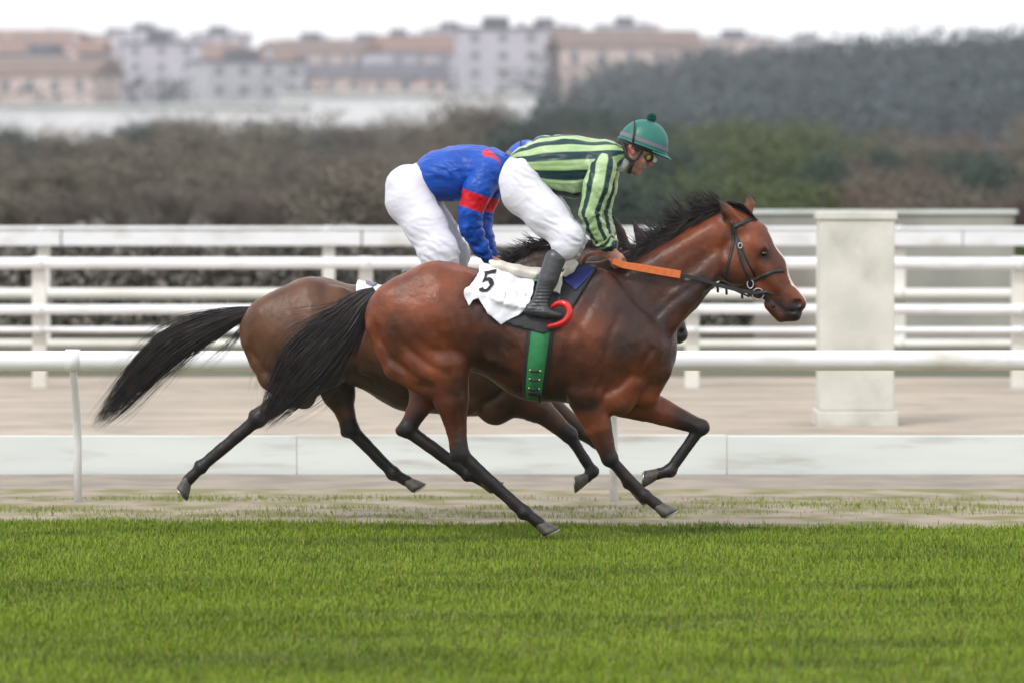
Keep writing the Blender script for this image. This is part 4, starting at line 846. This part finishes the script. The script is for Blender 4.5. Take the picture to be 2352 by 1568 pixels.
# ---------------------------------------------------------------- riders
def wr(V, a1, a2=0., sc=14, st=(1, 1, 1), seed=0.):
    """soft cloth folds"""
    f = fractal(V, sc, st, seed); return a1 * (1 - 2 * np.abs(f)) + a2 * fractal(V, sc * 2.6, st, seed + 5)
def make_jockey(D, Y0, label):
    root = empty('person', (D['loc'][0], Y0, D['loc'][1])); tag(root, label, 'person'); h = .005
    # continuous body: head, neck, trunk, limbs and hands
    B = Body(Y0, h=.0045); hx, hy = D['head']; X = lambda x, y: (hx + x, hy + y)
    def hs(x1, y1, r1, x2, y2, r2, o1=0, o2=None, k1=1, k2=None, b=.01, cut=False): B.seg(hx + x1, hy + y1, r1, hx + x2, hy + y2, r2, o1, o2, k1, k2, b, cut)
    hs(-14, -6, 36, 4, -2, 36, 0, 0, .84, .84, .02)                  # skull
    hs(-2, 18, 27, -24, 34, 17, 0, 0, .88, .9, .02)                 # cheeks and jaw
    for s in (-1, 1):
        hs(-18, 24, 11, -30, 52, 8.5, s * .040, s * .022, .8, .9, .012)     # jaw line
        hs(-4, 34, 11, -8, 44, 10, s * .036, s * .028, .8, .8, .012)        # cheek
        hs(0, 16, 5, 14, 26, 4.5, s * .045, s * .028, .9, .9, .008)         # cheek bone
    hs(-22, 56, 8.5, -15, 63, 7.5, 0, 0, 1.5, 1.3, .012)              # chin
    hs(-8, 40, 13, -14, 54, 10, 0, 0, 1.4, 1.3, .012)                 # mouth block
    hs(2, 48, 3.4, 0, 52, 3.2, 0, 0, 3.0, 2.6, .004); hs(-5, 55, 3.4, -6, 57, 3.2, 0, 0, 2.6, 2.4, .004)   # lips
    hs(-2, 53.5, 1.5, -12, 49, 1.2, 0, 0, 8, 6, .002, cut=True)
    hs(20, 22, 5, 18, 41, 5.5, 0, 0, .9, 1.3, .006); hs(17, 40, 6, 14, 43, 5, 0, 0, 1.6, 2.0, .005)      # nose
    hs(20, 14, 6, 12, 18, 6, -.028, -.036, .9, .9, .008); hs(20, 14, 6, 12, 18, 6, .028, .036, .9, .9, .008)
    for s in (-1, 1):
        hs(14, 25, 5.5, 13, 26, 5.5, s * .030, s * .030, .8, .8, .004, cut=True)      # eye socket
        hs(12.5, 25, 5, 12, 25.5, 5, s * .027, s * .027, .8, .8, .003)
        hs(-27, 2, 8.5, -24, 16, 5.5, s * .075, s * .072, .35, .35, .004); hs(-24, 5, 4, -23, 12, 2.5, s * .080, s * .078, .5, .5, .003, cut=True)   # ear
    nk = D['neck']; B.seg(*nk[0], 19, hx - 30, hy + 24, 17, 0, 0, 1, 1, .02); B.seg(nk[0][0], nk[0][1], 20, nk[1][0], nk[1][1], 26, 0, 0, 1.1, 1.4, .02)
    for a, c in zip(D['torso'], D['torso'][1:]): B.seg(a[0], a[1], a[2] - 9, c[0], c[1], c[2] - 9, 0, 0, a[3] - .05, c[3] - .05, .02)
    for s, key in ((-1, 'arm_near'), (1, 'arm_far')):
        A = D[key]
        for a, c in zip(A, A[1:]): B.seg(a[0], a[1], a[2] - 8, c[0], c[1], c[2] - 7, a[3], c[3], 1, 1, .012)
    for key in ('leg_near', 'leg_far'):
        A = D[key]
        for a, c in zip(A, A[1:]): B.seg(a[0], a[1], a[2] - 9, c[0], c[1], c[2] - 8, a[3], c[3], .95, .95, .015)
    for hn, wrist in ((D['hand_near'], D['arm_near'][-1]), (D['hand_far'], D['arm_far'][-1])):
        cx, cy, off, s = hn; u = Vector((cx - wrist[0], cy - wrist[1])).normalized(); q = Vector((-u[1], u[0]))      # u along the hand, q across it
        if q[1] < 0: q = -q
        B.seg(wrist[0], wrist[1], 10, cx - u[0] * 8, cy - u[1] * 8, 11, wrist[3], off, .8, .7, .01)
        B.seg(cx - u[0] * 8 - q[0] * 4, cy - u[1] * 8 - q[1] * 4, 10, cx + u[0] * 8 - q[0] * 6, cy + u[1] * 8 - q[1] * 6, 8.5, off, off, .62, .62, .008)
        B.seg(cx - u[0] * 8 + q[0] * 4, cy - u[1] * 8 + q[1] * 4, 9.5, cx + u[0] * 6 + q[0] * 8, cy + u[1] * 6 + q[1] * 8, 8, off, off, .62, .62, .008)
        for i, (ln, rr_) in enumerate(((1.0, 4.3), (1.08, 4.5), (1.0, 4.3), (.82, 3.8))):                       # four fingers closing round the rein
            e = (i - 1.5) * 8.4; kx, ky = cx + u[0] * (12 - abs(e) * .22) + q[0] * e, cy + u[1] * (12 - abs(e) * .22) + q[1] * e
            p1 = (kx + u[0] * 11 * ln + q[0] * 1, ky + u[1] * 11 * ln + q[1] * 1); p2 = (kx + u[0] * 6 * ln + q[0] * 3, ky + u[1] * 6 * ln + q[1] * 3); p3 = (kx - u[0] * 5 * ln + q[0] * 3, ky - u[1] * 5 * ln + q[1] * 3)
            B.seg(kx - u[0] * 5, ky - u[1] * 5, rr_ + .8, kx, ky, rr_ + .9, off, off + s * .002, 1, 1, .003)
            B.seg(kx, ky, rr_ + .6, *p1, rr_, off, off - s * .018, 1, 1, .0015); B.seg(*p1, rr_, *p2, rr_ - .3, off - s * .018, off - s * .040, 1, 1, .0015); B.seg(*p2, rr_ - .3, *p3, rr_ - .9, off - s * .040, off - s * .036, 1, 1, .0015)
        tx, ty = cx - q[0] * 12, cy - q[1] * 12
        B.seg(cx - u[0] * 8 - q[0] * 6, cy - u[1] * 8 - q[1] * 6, 6.5, tx + u[0] * 2, ty + u[1] * 2, 5.4, off - s * .01, off - s * .024, 1, 1, .004); B.seg(tx + u[0] * 2, ty + u[1] * 2, 5.2, tx + u[0] * 14 + q[0] * 3, ty + u[1] * 14 + q[1] * 3, 4.2, off - s * .024, off - s * .038, 1, 1, .002)
    me, V, Q = B.mesh('body', 1)
    attr(me, 'blush', .55 * seg_mask(V, B, [(hx + 14, hy + 40, 7, hx + 18, hy + 42, 6), (hx - 26, hy + 4, 9, hx - 24, hy + 14, 7), (hx - 1, hy + 50, 3, hx - 5, hy + 56, 3)], .02)); attr(me, 'stubble', .6 * seg_mask(V, B, [(hx - 18, hy + 60, 9, hx - 30, hy + 48, 7), (hx + 4, hy + 46, 2, hx - 14, hy + 44, 3)], .02))
    link('body', me, M['skin'], root)
    # shirt
    T = Body(Y0, h=h)
    for a, c in zip(D['torso'], D['torso'][1:]): T.seg(a[0], a[1], a[2], c[0], c[1], c[2], 0, 0, a[3], c[3], .04)
    for s in (-1, 1):
        A = D['arm_near'] if s < 0 else D['arm_far']; c = D['torso'][-2]; T.seg(c[0], c[1], c[2] * .8, A[0][0], A[0][1], A[0][2] * 1.02, s * .08, A[0][3] * .92, 1, 1, .04)
    for g_ in D.get('belly', ()): T.seg(*g_)
    me, V, Q = T.mesh('silks', 2, lambda V: wr(V, .0060, .0010, 6.5, (.5, 1, 1.9)) - .003 + .003 * np.sin((V[:, 0] * .8 + V[:, 2] * 1.2) * 75 + 6 * fractal(V, 5, seed=8.)) * np.clip(2.2 * fractal(V, 5, seed=1.) + .3, 0, 1))
    attr(me, 'stripe', D['pattern'](V, T)); link('silks', me, M[D['silk']], root)
    for s, key in ((-1, 'arm_near'), (1, 'arm_far')):
        A = D[key]; S = Body(Y0, h=h)
        for i, (a, c) in enumerate(zip(A, A[1:])): S.seg(a[0], a[1], a[2], c[0], c[1], c[2], a[3], c[3], 1, 1, .02)
        P = [S.pt(a[0], a[1], a[3]) for a in A]
        def armpar(V):
            best = np.full(len(V), 9.); tt = np.zeros(len(V)); ang = np.zeros(len(V)); acc = 0
            for a, b in zip(P, P[1:]):
                d = b - a; L = np.linalg.norm(d); d = d / L; t = np.clip((V - a) @ d, 0, L); r_ = V - a - t[:, None] * d; dist = np.linalg.norm(r_, axis=1); e1 = np.cross(d, [0, 1, 0]); e1 /= np.linalg.norm(e1); e2 = np.cross(d, e1)
                m = dist < best; best[m] = dist[m]; tt[m] = (acc + t)[m]; ang[m] = np.arctan2(r_ @ e2, r_ @ e1)[m]; acc += L
            return tt / acc, ang
        def folds(V):
            t, a = armpar(V); w_ = np.clip((t - .30) * 3, 0, 1)
            return w_ * .0050 * np.sin(t * 46 + 1.3 * np.sin(a * 2 + t * 9) + a * .8 + 3.5 * fractal(V, 8, seed=4.)) * (.6 + 1.2 * np.abs(fractal(V, 9, seed=6.))) + .004 * np.clip(1 - 2 * np.abs(fractal(V, 16)), -1, 1) - .001
        me, V, Q = S.mesh('sleeve', 1, folds); t, a = armpar(V); attr(me, 'stripe', D['sleeve'](t, a, s)); so_ = link('sleeve', me, M[D['silk']], root)
    # breeches
    K = Body(Y0, h=h); p = D['pelvis']; K.seg(*p)
    for s, key in ((-1, 'leg_near'), (1, 'leg_far')):
        A = D[key]
        for a, c in zip(A[:-1], A[1:-1]): K.seg(a[0], a[1], a[2], c[0], c[1], c[2], a[3], c[3], .95, .95, .035)
    for g_ in D.get('seat', ()): K.seg(*g_)
    kn = [np.array(at(D[k][-3][0], D[k][-3][1], Y0 + D[k][-3][3])) for k in ('leg_near', 'leg_far')]
    def kf(V):
        near = np.max([np.exp(-(np.linalg.norm(V - q, axis=1) / .13) ** 2) for q in kn], 0)
        return wr(V, .0026, .0005, 6, (1, 1, 1.6), 3) + .0026 * np.sin((V[:, 2] + V[:, 0] * .6) * 120 + 7 * fractal(V, 5, seed=12.)) * np.clip(2.5 * fractal(V, 4, seed=14.), 0, 1) + near * .0058 * np.sin((V[:, 2] * 1.0 + V[:, 0] * .55) * 105 + 5 * fractal(V, 7, seed=2.)) * (.5 + 1.2 * fractal(V, 6, seed=9.)) - .001
    me, V, Q = K.mesh('breeches', 1, kf); link('breeches', me, M['breeches'], root)
    # boots
    for s, key in ((-1, 'boot_near'), (1, 'boot_far')):
        A = D[key]; O = Body(Y0, h=h); t0, an, he, to = A
        O.seg(t0[0], t0[1], t0[2], (t0[0] + an[0]) / 2, (t0[1] + an[1]) / 2, (t0[2] + an[2]) / 2 + 2, t0[3], (t0[3] + an[3]) / 2, .9, .9, .012); O.seg((t0[0] + an[0]) / 2, (t0[1] + an[1]) / 2, (t0[2] + an[2]) / 2 + 2, an[0], an[1], an[2], (t0[3] + an[3]) / 2, an[3], .9, .85, .012)
        O.seg(an[0], an[1], an[2], he[0], he[1], he[2], an[3], he[3], .85, .9, .012); O.seg(he[0], he[1], he[2], (he[0] + to[0]) / 2, (he[1] + to[1]) / 2 - 2, to[2] + 3, he[3], to[3], .9, 1.25, .012); O.seg((he[0] + to[0]) / 2, (he[1] + to[1]) / 2 - 2, to[2] + 3, to[0], to[1], to[2], to[3], to[3], 1.25, 1.5, .012); O.seg(an[0], an[1], an[2], (he[0] + to[0]) / 2, (he[1] + to[1]) / 2 - 2, to[2] + 2, an[3], to[3], .85, 1.1, .012)
        anp = np.array(at(an[0], an[1], Y0 + an[3]))
        me, V, Q = O.mesh('boot', 1, lambda V: .003 * np.exp(-(np.linalg.norm(V - anp, axis=1) / .07) ** 2) * np.sin(V[:, 2] * 330) + .0015 * fractal(V, 14)); bo = link('boot', me, M['boot'], root)
        O = Body(Y0, h=h); O.seg(he[0] + 2, he[1] + he[2] * .75, 4.5, to[0] - 2, to[1] + to[2] * .7, 3.5, he[3], to[3], 2.4, 2.8, .004); me, V, Q = O.mesh('sole', 1); link('sole', me, M['sole'], bo)
    # helmet: padded dome, band, peak, pompom
    tl = R(D['tilt']); ex = Vector((math.cos(tl), 0, -math.sin(tl))); ez = Vector((math.sin(tl), 0, math.cos(tl))); ey = Vector((0, 1, 0)); c = at(hx, hy, Y0); u = Y0 / FPX
    Lp = lambda x, y, z: c + ex * (x * u) + ey * (y * u) + ez * (z * u)
    m = MB(); n = 40; nr = 14; vs = []
    for i in range(nr + 1):
        ph = (math.pi / 2) * i / nr
        for k in range(n):
            q = 2 * math.pi * k / n; rr_ = math.cos(ph) ** .86; seam = 1 - .008 * (abs(math.sin(q * 3)) < .10); fx = 57 if math.cos(q) > 0 else 60
            vs.append(Lp(rr_ * math.cos(q) * fx * seam, rr_ * math.sin(q) * 44 * seam, math.sin(ph) * 61 * seam - 2))
    m.add(vs, [(i * n + k, i * n + (k + 1) % n, (i + 1) * n + (k + 1) % n, (i + 1) * n + k) for i in range(nr) for k in range(n)]); he_ = m.build('helmet', M[D['cap']], root, smooth=True)
    m = MB(); m.tube([Lp(math.cos(q) * (58 if math.cos(q) > 0 else 61), math.sin(q) * 45, -2) for q in np.linspace(0, 2 * math.pi, 41)], .0045, 8, False); m.build('rim', M[D['cap']], he_, smooth=True)
    m = MB(); vs = []; fs = []
    for z in (5, 14):
        for k in range(n):
            q = 2 * math.pi * k / n; e = 1.015; vs.append(Lp(math.cos(q) * (57 if math.cos(q) > 0 else 60) * e * math.cos(math.asin(min(1, (z + 2) / 61))) ** .86 + 0, math.sin(q) * 44 * e, z))
    m.add(vs, [(k, (k + 1) % n, n + (k + 1) % n, n + k) for k in range(n)]); m.build('band', M['band'], he_, smooth=True)
    m = MB(); vs = []; kk = 17
    for lay_ in (0, 1):
        for j in range(4):
            for k in range(kk):
                q = math.radians(-68 + 136 * k / (kk - 1)); s = j / 3; ext = 17 * max(0, math.cos(q)) ** .8
                vs.append(Lp(math.cos(q) * (55 + ext * s), math.sin(q) * (43 + ext * s * .3), -1 - 7 * s * math.cos(q) - lay_ * 2.4 - 3 * abs(math.sin(q)) ** 2 * s))
    fs = [(j * kk + k, j * kk + k + 1, (j + 1) * kk + k + 1, (j + 1) * kk + k) for j in range(3) for k in range(kk - 1)]; o_ = 4 * kk
    fs += [tuple(o_ + i for i in reversed(f)) for f in fs[:]] + [(3 * kk + k, 3 * kk + k + 1, o_ + 3 * kk + k + 1, o_ + 3 * kk + k) for k in range(kk - 1)] + [(j * kk, (j + 1) * kk, o_ + (j + 1) * kk, o_ + j * kk) for j in range(3)] + [(j * kk + kk - 1, o_ + j * kk + kk - 1, o_ + (j + 1) * kk + kk - 1, (j + 1) * kk + kk - 1) for j in range(3)]
    m.add(vs, fs); m.build('peak', M[D['cap']], he_, smooth=True)
    g6 = np.random.default_rng(3); pc = np.array(Lp(-4 if D['pom'] else 0, 0, 66)); d = g6.normal(size=(420, 3)); d /= np.linalg.norm(d, axis=1)[:, None]
    P = pc + d[:, None, :] * np.linspace(.004, .0275, 4)[None, :, None] + g6.normal(size=(420, 4, 3)) * .0012; strands('pompom', P, np.tile(np.array([.003, .0032, .003, .0006]), (420, 1)), M[D['pommat']], he_)
    B = Body(Y0, h=.0045); B.seg(hx - 22, hy + 2, 40, hx + 6, hy + 0, 40, 0, 0, .84, .84, .01); B.seg(hx + 10, hy + 12, 26, hx + 12, hy + 10, 26, 0, 0, 1.2, 1.2, .01); cutp = (Lp(0, 0, -4), ez)
    F_, lo = B.field(); nx, ny, nz = F_.shape; gx = lo[0] + .0045 * np.arange(nx)[:, None, None] - cutp[0][0]; gz = lo[2] + .0045 * np.arange(nz)[None, None, :] - cutp[0][2]; pl = gx * ez[0] + gz * ez[2]
    F_ = np.maximum(F_, np.broadcast_to(np.maximum(pl - .02, -.018 - pl), F_.shape)); V, Q = surface_nets(F_, lo, .0045); link('helmet_lining', np_mesh('helmet_lining', V, Q), M['strap'], he_)
    for s in (-1, 1):
        w_ = [(-46, -4, .060), (-42, 14, .070), (-36, 28, .074), (-24, 34, .072), (-14, 28, .072), (-8, 16, .072), (-2, 6, .070)]
        m = MB(); m.tube([at(hx + a, hy + b_, Y0 + s * o) for a, b_, o in [tuple(r_) for r_ in spline(w_, 24)]], .0095, 8); m.build('harness', M['strap'], root, smooth=True)
        m = MB(); m.tube([at(hx + a, hy + b_, Y0 + s * o) for a, b_, o in ((-22, 34, .070), (-29, 48, .050), (-33, 62, .026))], [.010, .011, .014], 8); m.build('chin_strap', M['strap'], root, smooth=True)
    if D['goggles']:
        for s in (-1, 1):
            B = Body(Y0, h=.004); B.seg(hx + 9, hy + 24, 11.5, hx + 13, hy + 27, 11, s * .040, s * .038, .9, .9, .004); me, _, _ = B.mesh('goggle_frame', 1); gf = link('goggle_frame', me, M['strap'], root)
            B = Body(Y0, h=.003); B.seg(hx + 10, hy + 25, 8.4, hx + 11, hy + 26, 8.4, s * .050, s * .050, .75, .75, .003); me, _, _ = B.mesh('lens', 1); link('lens', me, M['goggle_lens'], gf)
            B = Body(Y0, h=.003); B.seg(hx + 21, hy + 26, 7, hx + 25, hy + 33, 6.5, s * .030, s * .024, .9, .9, .003); me, _, _ = B.mesh('lens', 1); link('lens', me, M['clear_lens'], gf)
            m = MB(); m.tube([at(hx + 4, hy + 22, Y0 + s * .052), at(hx - 14, hy + 10, Y0 + s * .080), at(hx - 24, hy + 4, Y0 + s * .086)], .005, 6); m.build('goggle_strap', M['strap'], gf, smooth=True)
    m = MB(); m.tube([Lp(-40 + a * .30, y_, z_) for a, y_, z_ in ((0, -26, 47), (14, -36, 34), (30, -43, 16), (44, -45, -2))], .005, 6); m.build('cover_strap', M['strap'], he_, smooth=True)
    B = Body(Y0, h=h); cx, cy = D['neck'][0]; B.seg(cx - 3, cy + 2, 23, cx - 9, cy + 4, 25, 0, 0, 1.1, 1.15, .01); me, _, _ = B.mesh('collar', 1); link('collar', me, M['collar'], root)
    return root
def stripes_torso(V, B):
    """lengthwise bands round the trunk: arc length from the spine"""
    a = B.pt(1215, 366, 0); b = B.pt(1420, 352, 0); t = np.clip((V[:, 0] - a[0]) / (b[0] - a[0]), 0, 1); zc = a[2] + t * (b[2] - a[2]); r = .152 + .0 * t
    th = np.arctan2(np.abs(V[:, 1] - B.Y0) * .80, V[:, 2] - zc); s = th * 62 + 2.5 * np.sin(V[:, 0] * 9) + 5 * t
    ph = ((s - 99) / 38.5 + 50) % 1; d = np.minimum(ph, 1 - ph) * 38.5; return np.clip((9.3 - d) / 2.4 + .5, 0, 1)
def stripes_sleeve(t, a, s):
    u = a / (2 * math.pi) * 5 + .15 + .12 * np.sin(t * 5); ph = u % 1; d = np.minimum(ph, 1 - ph); st = np.clip((.19 - d) / .05 + .5, 0, 1)
    cuff = ((t > .90) & (t < .935)) | (t > .975); return np.where(t > .88, cuff * 1.0, st)
J1 = dict(loc=(.35, 1.9), head=(1478, 335), tilt=20, neck=((1434, 366), (1405, 366)), pom=True, goggles=True, cap='teal', pommat='teal_pom', silk='silk_green',
    torso=[(1214, 376, 44, 1.35), (1255, 372, 56, 1.3), (1300, 376, 64, 1.25), (1350, 378, 58, 1.3), (1392, 362, 38, 1.5), (1416, 360, 26, 1.35)],
    belly=[(1262, 410, 34, 1320, 420, 38, 0, 0, 1.9, 1.9, .03)],
    arm_near=[(1383, 386, 33, -.17), (1371, 432, 31, -.20), (1356, 488, 24, -.21), (1368, 525, 22, -.18), (1384, 552, 18, -.15), (1395, 566, 15.5, -.13)],
    arm_far=[(1392, 388, 32, .17), (1388, 432, 28, .20), (1380, 488, 22, .20), (1392, 530, 18, .15), (1406, 566, 14, .09)],
    hand_near=(1414, 592, -.125, -1), hand_far=(1404, 612, .02, 1),
    pelvis=(1200, 398, 46, 1222, 384, 40, 0, 0, 1.5, 1.55, .03), seat=[(1196, 420, 50, 1202, 446, 47, -.075, -.09, .9, .9, .04), (1196, 420, 50, 1202, 446, 47, .075, .09, .9, .9, .04)],
    leg_near=[(1204, 440, 50, -.10), (1256, 496, 45, -.18), (1303, 546, 35, -.25), (1297, 570, 30, -.275), (1278, 598, 24, -.29)], leg_far=[(1206, 440, 50, .10), (1262, 492, 44, .18), (1312, 548, 33, .25), (1305, 574, 29, .27), (1284, 600, 23, .29)],
    boot_near=[(1275, 596, 24, -.29), (1242, 690, 17, -.31), (1218, 712, 14, -.315), (1284, 724, 8.5, -.33)], boot_far=[(1284, 598, 23, .29), (1252, 690, 16, .31), (1228, 712, 13, .315), (1294, 724, 8, .33)],
    pattern=stripes_torso, sleeve=stripes_sleeve)
make_jockey(J1, FY, 'rider in green and navy striped silks and teal pompom helmet on the bay horse')
def blue_yoke(V, B): return seg_mask(V, B, [(1118, 352, 9, 1138, 372, 10), (1138, 372, 10, 1148, 402, 8)], .012) * 1.0
J2 = dict(loc=(-.5, 1.9), head=(1214, 382), tilt=24, neck=((1170, 392), (1150, 392)), pom=False, goggles=False, cap='cap_blue', pommat='cap_blue', silk='silk_blue',
    torso=[(968, 418, 40, 1.5), (1008, 402, 52, 1.4), (1050, 396, 58, 1.3), (1100, 394, 58, 1.3), (1134, 384, 38, 1.6), (1156, 384, 26, 1.4)],
    belly=[(1006, 428, 32, 1050, 432, 30, 0, 0, 1.9, 1.9, .03)],
    arm_near=[(1118, 396, 36, -.17), (1098, 436, 33, -.20), (1080, 488, 27, -.20), (1082, 522, 25, -.18), (1102, 566, 19, -.14), (1120, 594, 13, -.11)],
    arm_far=[(1132, 400, 34, .17), (1120, 450, 27, .20), (1106, 500, 23, .20), (1116, 548, 18, .15), (1134, 594, 12, .10)],
    hand_near=(1134, 606, -.10, -1), hand_far=(1146, 606, .08, 1),
    pelvis=(944, 424, 44, 970, 412, 40, 0, 0, 1.5, 1.6, .03), seat=[(934, 430, 49, 938, 462, 52, -.075, -.09, .9, .9, .04), (934, 430, 49, 938, 462, 52, .075, .09, .9, .9, .04)],
    leg_near=[(944, 462, 53, -.10), (978, 520, 47, -.18), (1008, 580, 44, -.25), (1016, 622, 38, -.27), (992, 668, 26, -.29)], leg_far=[(958, 462, 50, .10), (1004, 520, 40, .18), (1044, 584, 34, .25), (1040, 622, 30, .27), (1010, 668, 24, .29)],
    boot_near=[(992, 664, 26, -.29), (962, 740, 17, -.31), (940, 762, 14, -.315), (1004, 772, 8.5, -.33)], boot_far=[(1010, 664, 24, .29), (972, 740, 16, .31), (950, 762, 13, .315), (1014, 772, 8, .33)],
    pattern=blue_yoke, sleeve=lambda t, a, s: np.clip((.085 - np.abs(t - .335)) / .012 + .5, 0, 1))
make_jockey(J2, RYH, 'rider in blue silks with red armbands and white breeches bent over the brown horse behind')

# ---------------------------------------------------------------- air
hz = MB(); hz.box(-420, -30, -1.1, 420, 1720, 95); ho_ = hz.build('haze', None); tag(ho_, 'thin pale air over the course', 'haze', kind='stuff')
hm = bpy.data.materials.new('haze_air'); hm.use_nodes = True; hn = hm.node_tree.nodes; hn.remove(hn['Principled BSDF']); pv = hn.new('ShaderNodeVolumePrincipled')
pv.inputs['Color'].default_value = (.96, .965, 1, 1); pv.inputs['Density'].default_value = .00030; pv.inputs['Anisotropy'].default_value = .2; hm.node_tree.links.new(pv.outputs[0], hn['Material Output'].inputs['Volume']); ho_.data.materials.append(hm)
